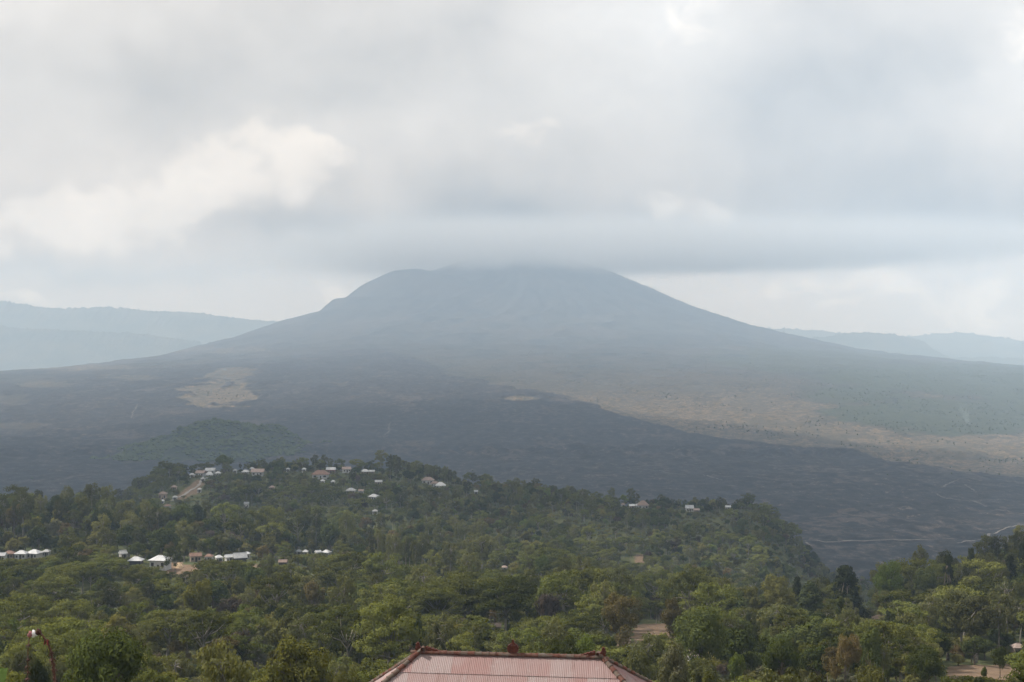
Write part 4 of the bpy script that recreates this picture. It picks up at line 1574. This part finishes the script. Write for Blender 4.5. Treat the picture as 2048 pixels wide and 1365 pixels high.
# trees along the right skyline of the volcano
rr = rng.uniform(760, 4800, 900)
aa = rng.normal(0, 0.10, 900)
xx = VX + rr * np.cos(aa)
dd_ = VY + rr * np.sin(aa)
blobs('flank_trees', 'tiny trees along the right skyline of the volcano', xx, dd_, ter_z(xx, dd_) - 1, rng.uniform(7, 24, 900) * np.where(rng.random(900) < .12, 1.6, 1), rng.uniform(7, 16, 900), M['dense'], 7)

# ------------------------------------------------------------------ red-roofed house in the foreground
m_sheet, t = new_mat('faded_red_sheet')
oi = t.n.new('ShaderNodeObjectInfo')
tco = t.n.new('ShaderNodeTexCoord').outputs['Object']
st = t.vm('MULTIPLY', tco, (9.0, 0.7, 0.7))
n1 = t.noise(st, 1.0, 4.0, 0.6)
n2 = t.noise(tco, 0.9, 4.0, 0.6)
rn = oi.outputs['Random']
c_ = t.mix(t.smooth(rn, 0.1, 0.55), (0.235, 0.138, 0.128), (0.245, 0.165, 0.156))
c_ = t.mix(t.smooth(rn, 0.65, 0.95), c_, (0.265, 0.208, 0.200))
c_ = t.mix(t.smooth(n1, 0.42, 0.75, 0.0, 0.3), c_, (0.200, 0.090, 0.080))
c_ = t.mix(t.smooth(n2, 0.45, 0.75, 0.0, 0.45), c_, (0.280, 0.228, 0.220))
n3 = t.noise(t.vm('MULTIPLY', tco, (4.0, 0.35, 0.35)), 1.3, 5.0, 0.7)
n4 = t.noise(tco, 3.2, 5.0, 0.7)
c_ = t.mix(t.smooth(n3, 0.55, 0.72, 0.0, 0.55), c_, (0.120, 0.066, 0.052))
c_ = t.mix(t.smooth(n4, 0.58, 0.74, 0.0, 0.5), c_, (0.330, 0.290, 0.280))
finish(t, c_, 0.6, None, 0, 0, 0.35)
m_tile, t = new_mat('mossy_ridge_tile')
ge = t.n.new('ShaderNodeNewGeometry')
n1 = t.noise(ge.outputs['Position'], 5.0, 5.0, 0.65)
nzz = t.xyz(ge.outputs['Normal'])[2]
oi = t.n.new('ShaderNodeObjectInfo')
c_ = t.mix(t.smooth(n1, 0.35, 0.65), (0.085, 0.032, 0.025), (0.150, 0.064, 0.046))
mo = t.m('ADD', t.m('MULTIPLY', n1, 0.9), t.m('MULTIPLY', oi.outputs['Random'], 0.35))
c_ = t.mix(t.smooth(mo, 0.45, 0.75, 0.0, 0.85), c_, (0.120, 0.104, 0.086))
c_ = t.mix(t.smooth(t.m('SUBTRACT', n1, t.m('MULTIPLY', oi.outputs['Random'], 0.2)), 0.5, 0.7, 0.0, 0.8), c_, (0.060, 0.042, 0.034))
finish(t, c_, 0.9, n1, 0.02, 0.7, 0.2)
M['terracotta'] = mat_plain('dark_terracotta', (0.075, 0.026, 0.020), (0.130, 0.046, 0.034), 8.0, 0.9, 0.02, 0.2)

hx0, hy0 = -0.085, 54.55
g0 = hz1(hx0, hy0)
HR_ = (CZ - 13.36) - g0
LR, HIP, HDp, DROP = 7.84, 3.75, 4.2, 3.0
he = bpy.data.objects.new('red_roofed_house', None)
COL.objects.link(he)
he.location = (hx0, hy0, g0)
he.rotation_euler = (0, 0, math.atan2(-0.9, 7.79))
tag(he, 'house with a faded red corrugated hipped roof at the bottom of the picture', 'house')
mb = MB()
ex, ey = LR / 2 + HIP - 0.7, HDp - 0.7
mb.box(-ex, ex, -ey, ey, -3.0, HR_ - DROP + 0.1)
mb.build('wall', M['wall_tan'], he)
for xw in (-4.5, -1.8, 1.8, 4.5):
    mb = MB()
    mb.box(xw - 0.5, xw + 0.5, -ey - 0.04, -ey + 0.1, 0.9, 2.0)
    mb.build('window', M['dark_open'], he)
mb = MB()
mb.box(-0.5, 0.5, -ey - 0.05, -ey + 0.1, 0.0, 2.05)
mb.build('door', M['dark_open'], he)
# roof deck (boards under the sheets)
mb = MB()
zt, ze = HR_ - 0.05, HR_ - DROP - 0.05
c4 = [(-LR / 2 - HIP, -HDp, ze), (LR / 2 + HIP, -HDp, ze), (LR / 2 + HIP, HDp, ze), (-LR / 2 - HIP, HDp, ze)]
ra, rb = (-LR / 2, 0, zt), (LR / 2, 0, zt)
mb.poly(c4[::-1])
mb.poly([c4[0], c4[1], rb, ra])
mb.poly([c4[1], c4[2], rb])
mb.poly([c4[2], c4[3], ra, rb])
mb.poly([c4[3], c4[0], ra])
roof = mb.build('roof', M['dark_open'], he)
PITCH = 0.0763


def sheets(O, u, s, n, S, wid, flare0, flare1, rows=5, cw=0.84, seed=1, u0=0.0):
    """corrugated sheets over one roof face: wid = length at the ridge, flare = growth at each end down the slope"""
    O, u, s, n = Vector(O), Vector(u), Vector(s), Vector(n)
    rr_ = random.Random(seed)
    rh = S / rows
    for r_ in range(rows):
        s0, s1 = r_ * rh - (0.05 if r_ else 0.0), (r_ + 1) * rh + 0.04
        off = -flare0 - cw + rr_.uniform(0, cw)
        uu = off
        while uu < wid + flare1:
            a, b = uu, uu + cw + 0.03
            uu += cw
            pts_, smin = [], []
            k = int(round((b - a) / (PITCH / 4)))
            for i in range(k + 1):
                q = a + (b - a) * i / k
                sm = s0
                if q < 0:
                    sm = max(sm, -q / max(flare0, 1e-6) * S)
                if q > wid:
                    sm = max(sm, (q - wid) / max(flare1, 1e-6) * S)
                if q < -flare0 or q > wid + flare1:
                    sm = s1 + 1
                hgt = 0.010 * math.sin(2 * math.pi * q / PITCH)
                pts_.append((q, hgt))
                smin.append(sm)
            V, Fc = [], []
            for i, (q, hgt) in enumerate(pts_):
                sm = min(smin[i], s1)
                t0 = (sm - s0) / (s1 - s0)
                for sv, tt in ((sm, t0), (s1, 1.0)):
                    V.append(O + u * q + s * sv + n * (hgt + 0.006 + 0.026 * tt + 0.004 * ((int(uu / cw)) % 2)))
            for i in range(len(pts_) - 1):
                if smin[i] < s1 and smin[i + 1] < s1:
                    Fc.append((2 * i, 2 * i + 2, 2 * i + 3, 2 * i + 1))
            if len(Fc) < 3:
                continue
            me_ = bpy.data.meshes.new('corrugated_sheet')
            me_.from_pydata([tuple(p) for p in V], [], Fc)
            me_.materials.append(m_sheet)
            me_.polygons.foreach_set('use_smooth', np.full(len(me_.polygons), True))
            me_.update()
            link('corrugated_sheet', me_, roof)


S1 = math.hypot(HDp, DROP)
S2 = math.hypot(HIP, DROP)
sheets((-LR / 2, 0, HR_), (1, 0, 0), (0, -HDp / S1, -DROP / S1), (0, -DROP / S1, HDp / S1), S1, LR, HIP, HIP, 5, 0.84, 4)
sheets((LR / 2, 0, HR_), (0, 1, 0), (HIP / S2, 0, -DROP / S2), (DROP / S2, 0, HIP / S2), S2, 0.001, HDp, HDp, 4, 0.84, 6)
sheets((-LR / 2, 0, HR_), (0, -1, 0), (-HIP / S2, 0, -DROP / S2), (-DROP / S2, 0, HIP / S2), S2, 0.001, HDp, HDp, 4, 0.84, 8)
# half-round ridge and hip tiles
mb = MB()
nseg = 9
TL, TR = 0.36, 0.115
prof = [(0.0, TR + 0.016), (0.05, TR + 0.016), (0.055, TR), (TL, TR - 0.012)]
grid = []
for (xq, rq) in prof:
    grid.append([(xq, rq * math.cos(math.pi * (k / (nseg - 1) * 1.1 - 0.05)), rq * math.sin(math.pi * (k / (nseg - 1) * 1.1 - 0.05))) for k in range(nseg)])
for a, b in zip(grid[:-1], grid[1:]):
    for k in range(nseg - 1):
        mb.poly([a[k], b[k], b[k + 1], a[k + 1]])
for k in range(nseg - 1):   # thickness of the front lip
    a = grid[0]
    mb.poly([a[k], a[k + 1], tuple(Vector(a[k + 1]) * 0.84), tuple(Vector(a[k]) * 0.84)])
tile_me = mb.mesh('ridge_tile', m_tile, True)
tl_rng = random.Random(2)


def tile_run(p0, p1, lift):
    p0, p1 = Vector(p0), Vector(p1)
    d = (p1 - p0)
    L_ = d.length
    d.normalize()
    n_ = int(L_ / 0.30)
    yv = Vector((0, 0, 1)).cross(d).normalized()
    zv = d.cross(yv)
    from mathutils import Matrix
    for i in range(n_ + 1):
        p = p0 + d * (i * L_ / n_) + zv * (lift + tl_rng.uniform(-.008, .008))
        o = link('ridge_tile', tile_me, roof)
        mtx = Matrix(((d.x, yv.x, zv.x, p.x), (d.y, yv.y, zv.y, p.y), (d.z, yv.z, zv.z, p.z), (0, 0, 0, 1)))
        o.matrix_basis = mtx @ Matrix.Rotation(R(tl_rng.uniform(-3, 3)), 4, 'Z') @ Matrix.Scale(-1, 4, (1, 0, 0)) if False else mtx @ Matrix.Rotation(R(tl_rng.uniform(-3, 3)), 4, 'Z')


RL, RRt = (-LR / 2, 0, HR_), (LR / 2, 0, HR_)
tile_run(RRt, RL, 0.03)
for sx, rp in ((-1, RL), (1, RRt)):
    for sy in (-1, 1):
        tile_run((sx * (LR / 2 + HIP), sy * HDp, HR_ - DROP), rp, 0.03)
# carved ridge ornaments
zo = HR_ + 0.10
fin = []
for k in range(26):     # rounded leaf body with a notched rim
    a = -math.pi / 2 + 2 * math.pi * k / 26
    rr_ = 0.245 * (1 + (0.06 if k % 2 else -0.03))
    fin.append([rr_ * math.cos(a) * 0.98, zo + 0.24 + rr_ * 1.12 * math.sin(a)])
top = [(0.085, zo + 0.50), (0.05, zo + 0.56), (0.04, zo + 0.62), (0.012, zo + 0.70), (-0.012, zo + 0.70), (-0.04, zo + 0.62), (-0.05, zo + 0.56), (-0.085, zo + 0.50)]
body = [tuple(p) for p in fin if p[1] < zo + 0.47]
right = sorted([p for p in body if p[0] >= 0], key=lambda p: p[1])
left = sorted([p for p in body if p[0] < 0], key=lambda p: -p[1])
mb = MB()
mb.extrude([(-0.16, zo - 0.06), (0.16, zo - 0.06)] + right[1:] + top + left[:-1], -0.07, 0.07)
fo = mb.build('finial', M['terracotta'], roof)
fo.location = (0.13, 0, zo * 0.14)
fo.scale = (1, 1, 0.86)
mb = MB()
mb.extrude([(0.13 * math.cos(a), zo + 0.24 + 0.15 * math.sin(a)) for a in np.linspace(0, 2 * np.pi, 15)[:-1]], -0.10, 0.10)
mb.build('finial_boss', M['terracotta'], roof).location.x = 0.13
horn = [(0.0, 0.0), (0.38, 0.0), (0.37, 0.07), (0.29, 0.11), (0.22, 0.14), (0.17, 0.20), (0.14, 0.26), (0.15, 0.31), (0.09, 0.36), (0.03, 0.37), (0.05, 0.32), (-0.02, 0.31), (0.0, 0.25), (-0.04, 0.18), (-0.02, 0.09)]
wedge = [(0.42, 0.0), (1.08, 0.0), (1.02, 0.04), (0.92, 0.05), (0.90, 0.09), (0.80, 0.09), (0.77, 0.13), (0.67, 0.125), (0.64, 0.17), (0.54, 0.16), (0.50, 0.205), (0.42, 0.19)]
for sx in (1, -1):
    for nm, ol in (('ridge_horn', horn), ('ridge_crest', wedge)):
        mb = MB()
        pts_ = [(-sx * (LR / 2 + 0.12) + sx * a, HR_ + 0.11 + b) for a, b in ol]
        if sx < 0:
            pts_ = pts_[::-1]
        mb.extrude(pts_, -0.06, 0.06)
        mb.build(nm, M['terracotta'], roof)

# ------------------------------------------------------------------ arched bamboo festival pole at lower left
M['bamboo'] = mat_plain('dry_bamboo', (0.085, 0.038, 0.026), (0.130, 0.064, 0.042), 6.0, 0.7)
M['dry_leaf'] = mat_plain('dried_leaf_fringe', (0.040, 0.018, 0.014), (0.085, 0.038, 0.026), 9.0, 0.9, obj_var=0.5)
M['red_cloth'] = mat_plain('red_cloth', (0.16, 0.030, 0.026), (0.22, 0.045, 0.036), 6.0, 0.8)
M['white_cloth'] = mat_plain('white_cloth', (0.70, 0.68, 0.68), (0.78, 0.76, 0.76), 6.0, 0.7)
M['pink_cloth'] = mat_plain('pink_cloth', (0.24, 0.09, 0.09), (0.30, 0.13, 0.13), 6.0, 0.8)
PD = 30.0
kx = PD / F


def pp_(px, py):
    return Vector(((px - CX) * kx, PD, CZ - (py - CY) * kx))


gb = hz1((112 - CX) * kx, PD)
base_p = Vector(((113 - CX) * kx, PD, gb))
pole = bpy.data.objects.new('arched_bamboo_pole', None)
COL.objects.link(pole)
pole.location = base_p
tag(pole, 'tall arched bamboo pole hung with dried leaf decorations at the lower left', 'festival pole')
path = [base_p - Vector((0, 0, .3)), pp_(112, 1600), pp_(111, 1450), pp_(110, 1365), pp_(107, 1330), pp_(102, 1303), pp_(94, 1283), pp_(84, 1270), pp_(75, 1264), pp_(67, 1262)]
path = [p - base_p for p in path]
mb = MB()
mb.tube(path, [0.05, 0.042, 0.038, 0.032, 0.028, 0.024, 0.021, 0.018, 0.015, 0.012], 8)
mb.build('pole', M['bamboo'], pole, True)
strand = [pp_(67, 1262), pp_(62, 1269), pp_(58, 1282), pp_(56, 1300), pp_(55.5, 1330), pp_(55, 1370), pp_(55.5, 1420)]
strand = [p - base_p for p in strand]
mb = MB()
mb.tube(strand, [0.014, 0.012, 0.011, 0.010, 0.010, 0.010, 0.008], 6)
so = mb.build('hanging_strand', M['bamboo'], pole, True)
frng = random.Random(9)
fr_me = []
for v_ in range(4):
    mb = MB()
    for i in range(9):
        a = frng.uniform(0, 6.28)
        l_ = frng.uniform(0.10, 0.22)
        wv = frng.uniform(0.012, 0.025)
        o_ = Vector((math.cos(a), math.sin(a), 0))
        p = Vector((-math.sin(a), math.cos(a), 0)) * wv
        p0 = o_ * 0.03
        p1 = o_ * (0.05 + l_ * 0.35) + Vector((0, 0, -l_ * 0.25))
        p2 = o_ * (0.05 + l_ * 0.40) + Vector((0, 0, -l_))
        mb.poly([p0 - p, p0 + p, p1 + p, p1 - p])
        mb.poly([p1 - p, p1 + p, p2 + p * .3, p2 - p * .3])
    fr_me.append(mb.mesh('leaf_fringe', M['dry_leaf']))


def along(pts_, t_):
    ls = [0]
    for a, b in zip(pts_[:-1], pts_[1:]):
        ls.append(ls[-1] + (b - a).length)
    d = t_ * ls[-1]
    for i in range(len(pts_) - 1):
        if d <= ls[i + 1]:
            return pts_[i].lerp(pts_[i + 1], (d - ls[i]) / (ls[i + 1] - ls[i]))
    return pts_[-1]


for i in range(46):
    o = link('leaf_fringe', fr_me[i % 4], pole)
    o.location = along(path, 0.42 + 0.57 * i / 45)
    o.rotation_euler = (frng.uniform(-.3, .3), frng.uniform(-.3, .3), frng.uniform(0, 6))
    s_ = frng.uniform(.35, .75)
    o.scale = (s_, s_, s_)
for i, tt in enumerate((0.18, 0.36, 0.45, 0.52, 0.60, 0.66, 0.74, 0.82, 0.9)):
    o = link('strand_fringe', fr_me[i % 4], so)
    o.location = along(strand, tt)
    o.scale = (0.6, 0.6, 0.6)
tip = pp_(66, 1266) - base_p
for nm, mt, off, r_ in (('white_ornament', 'white_cloth', (0.03, 0, -0.02), .075), ('pink_ornament', 'pink_cloth', (-0.05, -0.02, -0.03), .065), ('dark_ornament', 'dry_leaf', (0.13, 0, 0.02), .07)):
    bm = bmesh.new()
    bmesh.ops.create_icosphere(bm, subdivisions=2, radius=r_)
    for v in bm.verts:
        k = 1 + 0.22 * math.sin(v.co.x * 60 + v.co.z * 45)
        v.co = Vector((v.co.x * k, v.co.y * k, v.co.z * 1.15 * k))
    me_ = bpy.data.meshes.new(nm)
    bm.to_mesh(me_)
    bm.free()
    me_.materials.append(M[mt])
    o = link(nm, me_, pole)
    o.location = tip + Vector(off)
for nm, q in (('red_ribbon', (93, 1282)),):
    mb = MB()
    for k in range(5):
        a = k * 1.25
        mb.poly([(0.03 * math.cos(a), 0.03 * math.sin(a), 0.03), (0.05 * math.cos(a + .7), 0.05 * math.sin(a + .7), 0.03), (0.07 * math.cos(a + .6), 0.07 * math.sin(a + .6), -0.10), (0.05 * math.cos(a), 0.05 * math.sin(a), -0.09)])
    o = mb.build(nm, M['red_cloth'], pole)
    o.location = pp_(*q) - base_p

# ------------------------------------------------------------------ banana plant whose leaf tip enters at the lower left corner
M['banana'] = mat_leaf('leaf_banana', (0.045, 0.072, 0.020), (0.048, 0.076, 0.022), (0.060, 0.085, 0.026), 0.2)
BD = 19.0
bxx = (-55 - CX) / F * BD
bz = hz1(bxx, BD)
bp = bpy.data.objects.new('banana_plant', None)
COL.objects.link(bp)
bp.location = (bxx, BD, bz)
tag(bp, 'bright green banana leaf poking in at the lower left corner', 'plant')
ztop = CZ - (1345 - CY) / F * BD - bz
mb = MB()
mb.tube([(0, 0, -0.2), (0.02, 0, ztop * .35), (0, 0, ztop * .72)], [0.12, 0.10, 0.06], 9)
mb.build('stem', M['bamboo'], bp, True)
for i, (a, ln, rise) in enumerate([(0.0, 0.46, 1.0), (1.4, 0.9, .9), (2.6, 1.0, .8), (3.7, 0.9, .95), (5.1, 0.8, .9)]):
    mb = MB()
    prev = None
    for k in range(9):
        s_ = k / 8
        r_ = ln * s_
        z_ = ztop * .68 + (ztop * .32) * rise * math.sin(s_ * 1.75) / math.sin(1.57)
        wv = 0.20 * math.sin(math.pi * min(1, s_ * .9 + .08)) + 0.01
        c = Vector((math.cos(a) * r_, math.sin(a) * r_, z_))
        sd_ = Vector((-math.sin(a), math.cos(a), 0)) * wv
        cur = (c - sd_ + Vector((0, 0, wv * .35)), c, c + sd_ + Vector((0, 0, wv * .35)))
        if prev:
            mb.poly([prev[0], prev[1], cur[1], cur[0]])
            mb.poly([prev[1], prev[2], cur[2], cur[1]])
        prev = cur
    mb.build('leaf', M['banana'], bp)

# ------------------------------------------------------------------ smoke rising from the wood on the grassland
sx_, sy_ = ray_ter(1937, 852)
sz_ = float(ter_z(np.array([sx_]), np.array([sy_]))[0])
m_smoke, t = new_mat('smoke')
tco = t.n.new('ShaderNodeTexCoord').outputs['Object']
x_, y__, z_ = t.xyz(tco)
ax = t.m('MULTIPLY', z_, -0.35)
rx = t.m('SUBTRACT', x_, ax)
rad = t.m('ADD', 0.10, t.m('MULTIPLY', z_, 0.22))
q = t.m('DIVIDE', t.m('SQRT', t.m('ADD', t.m('MULTIPLY', rx, rx), t.m('MULTIPLY', y__, y__))), rad)
nn = t.noise(tco, 3.5, 4.0, 0.6)
dn = t.m('MULTIPLY', t.smooth(t.m('ADD', q, t.m('MULTIPLY', t.m('SUBTRACT', nn, 0.5), 1.6)), 0.3, 1.1, 1.0, 0.0), t.smooth(z_, 0.1, 1.0, 1.0, 0.0))
pv_ = t.n.new('ShaderNodeVolumePrincipled')
pv_.inputs['Color'].default_value = (0.80, 0.88, 0.95, 1)
t._in(pv_.inputs['Density'], t.m('MULTIPLY', dn, 0.007))
o_ = t.n.new('ShaderNodeOutputMaterial')
t.l.new(pv_.outputs[0], o_.inputs['Volume'])
mb = MB()
ring = [[(-0.35 * z + r_ * math.cos(a), r_ * math.sin(a), z) for a in np.linspace(0, 2 * np.pi, 17)[:-1]] for z, r_ in ((0, .15), (.25, .24), (.5, .32), (.75, .38), (1, .42))]
for a, b in zip(ring[:-1], ring[1:]):
    for i in range(16):
        j = (i + 1) % 16
        mb.poly([a[i], a[j], b[j], b[i]])
mb.poly(ring[0][::-1])
mb.poly(ring[-1])
smk = mb.build('smoke_plume', m_smoke)
smk.location = (sx_, sy_, sz_ + 3)
smk.scale = (75, 75, 75)
tag(smk, 'thin bluish smoke rising from the dark wood on the right', kind='stuff')

# ------------------------------------------------------------------ cloud sitting on the summit
m_cloud, t = new_mat('summit_cloud')
pos = t.geo_pos()
x_, y__, z_ = t.xyz(pos)
n1 = t.noise(pos, 0.0016, 4.0, 0.6)
n2 = t.noise(t.vm('MULTIPLY', pos, (1, 1, 1.6)), 0.0005, 2.0, 0.5)
CB = CZ + 590.0
bz_ = t.m('ADD', t.m('SUBTRACT', z_, t.m('MULTIPLY', t.m('MAXIMUM', t.m('SUBTRACT', x_, VX + 800), 0.0), 0.035)), t.m('MULTIPLY', t.m('SUBTRACT', n1, 0.5), 320.0))
vert = t.smooth(bz_, CB, CB + 250.0)
topf = t.smooth(z_, CZ + 680, CZ + 1120, 1.0, 0.0)
xw = t.m('ADD', x_, t.m('MULTIPLY', t.m('SUBTRACT', n2, 0.5), 2900.0))
uy = t.m('ABSOLUTE', t.m('SUBTRACT', y__, VY - 150))
side = t.m('MULTIPLY', t.m('MULTIPLY', t.smooth(xw, VX - 2600, VX - 500), t.smooth(xw, VX + 1200, VX + 6900, 1.0, 0.0)), t.smooth(uy, 530, 2200, 1.0, 0.0))
dn = t.m('MULTIPLY', t.m('MULTIPLY', vert, topf), side)
pv_ = t.n.new('ShaderNodeVolumePrincipled')
pv_.inputs['Color'].default_value = (0.68, 0.715, 0.755, 1)
t._in(pv_.inputs['Density'], t.m('MULTIPLY', dn, 0.0088))
o_ = t.n.new('ShaderNodeOutputMaterial')
t.l.new(pv_.outputs[0], o_.inputs['Volume'])
mb = MB()
nr_, nz_ = 40, 10
rings = []
for i in range(nz_ + 1):     # flattened closed pillow round the cloud
    ph = -math.pi / 2 + math.pi * i / nz_
    cr_ = max(math.cos(ph), 0.02) ** 0.35
    rings.append([(VX + 2000 + 5300 * cr_ * math.cos(a), VY - 150 + 2400 * cr_ * math.sin(a), CZ + 820 + 330 * math.sin(ph)) for a in np.linspace(0, 2 * np.pi, nr_ + 1)[:-1]])
for a, b in zip(rings[:-1], rings[1:]):
    for i in range(nr_):
        j = (i + 1) % nr_
        mb.poly([a[i], a[j], b[j], b[i]])
mb.poly(rings[0][::-1])
mb.poly(rings[-1])
tag(mb.build('summit_cloud', m_cloud), 'low grey cloud hiding the summit of the volcano', kind='stuff')

# ------------------------------------------------------------------ unseen clouds added up-sun above the haze to shade ridge, lava and right slope
m_shade_cloud, t = new_mat('shade_cloud')
pv_ = t.n.new('ShaderNodeVolumePrincipled')
pv_.inputs['Color'].default_value = (0.95, 0.97, 1.0, 1)
pv_.inputs['Absorption Color'].default_value = (1, 1, 1, 1)
pv_.inputs['Density'].default_value = 0.0045
o_ = t.n.new('ShaderNodeOutputMaterial')
t.l.new(pv_.outputs[0], o_.inputs['Volume'])


def shade_cloud(label, tx, ty, rx_, ry_, th, hgt, seed):
    """cloud whose shade falls round (tx, ty): it hangs up-sun of there"""
    k = (hgt + 150) / sd.z
    cxx, cyy, czz = tx + sd.x * k, ty + sd.y * k, CZ + hgt
    mb = MB()
    na_, nz_ = 48, 14
    A_ = np.linspace(0, 2 * np.pi, na_ + 1)[:-1]
    rings = []
    for i in range(nz_ + 1):
        ph = -math.pi / 2 + math.pi * i / nz_
        row = []
        for a in A_:
            lob = 1 + 0.26 * float(fbm(np.array([math.cos(a) * 2.2 + seed]), np.array([math.sin(a) * 2.2 + i * 0.22]), 3, seed)[0])
            c = max(math.cos(ph), 0.01)
            z = math.sin(ph)
            row.append((cxx + rx_ * c * lob * math.cos(a), cyy + ry_ * c * lob * math.sin(a), czz + (th * z * (1.0 if z > 0 else 0.35)) * lob))
        rings.append(row)
    for a, b in zip(rings[:-1], rings[1:]):
        for i in range(na_):
            j = (i + 1) % na_
            mb.poly([a[i], a[j], b[j], b[i]])
    mb.poly(rings[0][::-1])
    mb.poly(rings[-1])
    return tag(mb.build('cloud', m_shade_cloud), label, kind='stuff')


shade_cloud('wide grey cloud, added out of view, shading the village ridge and the lava', -420, 2450, 1300, 1750, 380, 1900, 3)
shade_cloud('smaller grey cloud, added out of view, shading the slope at the right', 170, 500, 120, 130, 240, 1750, 5)

# ------------------------------------------------------------------ haze: even air round the whole place
m_haze, t = new_mat('haze_air')
pv_ = t.n.new('ShaderNodeVolumePrincipled')
pv_.inputs['Color'].default_value = (0.56, 0.75, 1.0, 1)
pv_.inputs['Density'].default_value = 0.000112
pv_.inputs['Absorption Color'].default_value = (0.36, 0.36, 0.36, 1)
pv_.inputs['Anisotropy'].default_value = 0.0
o_ = t.n.new('ShaderNodeOutputMaterial')
t.l.new(pv_.outputs[0], o_.inputs['Volume'])
zlow = min(float(H.min()) + CZ, float(ZZ.min())) - 8.0
mb = MB()
mb.box(-16500, 16500, -600, 22300, zlow, CZ + 1180)
tag(mb.build('haze', m_haze), 'pale bluish haze filling the air', kind='stuff')
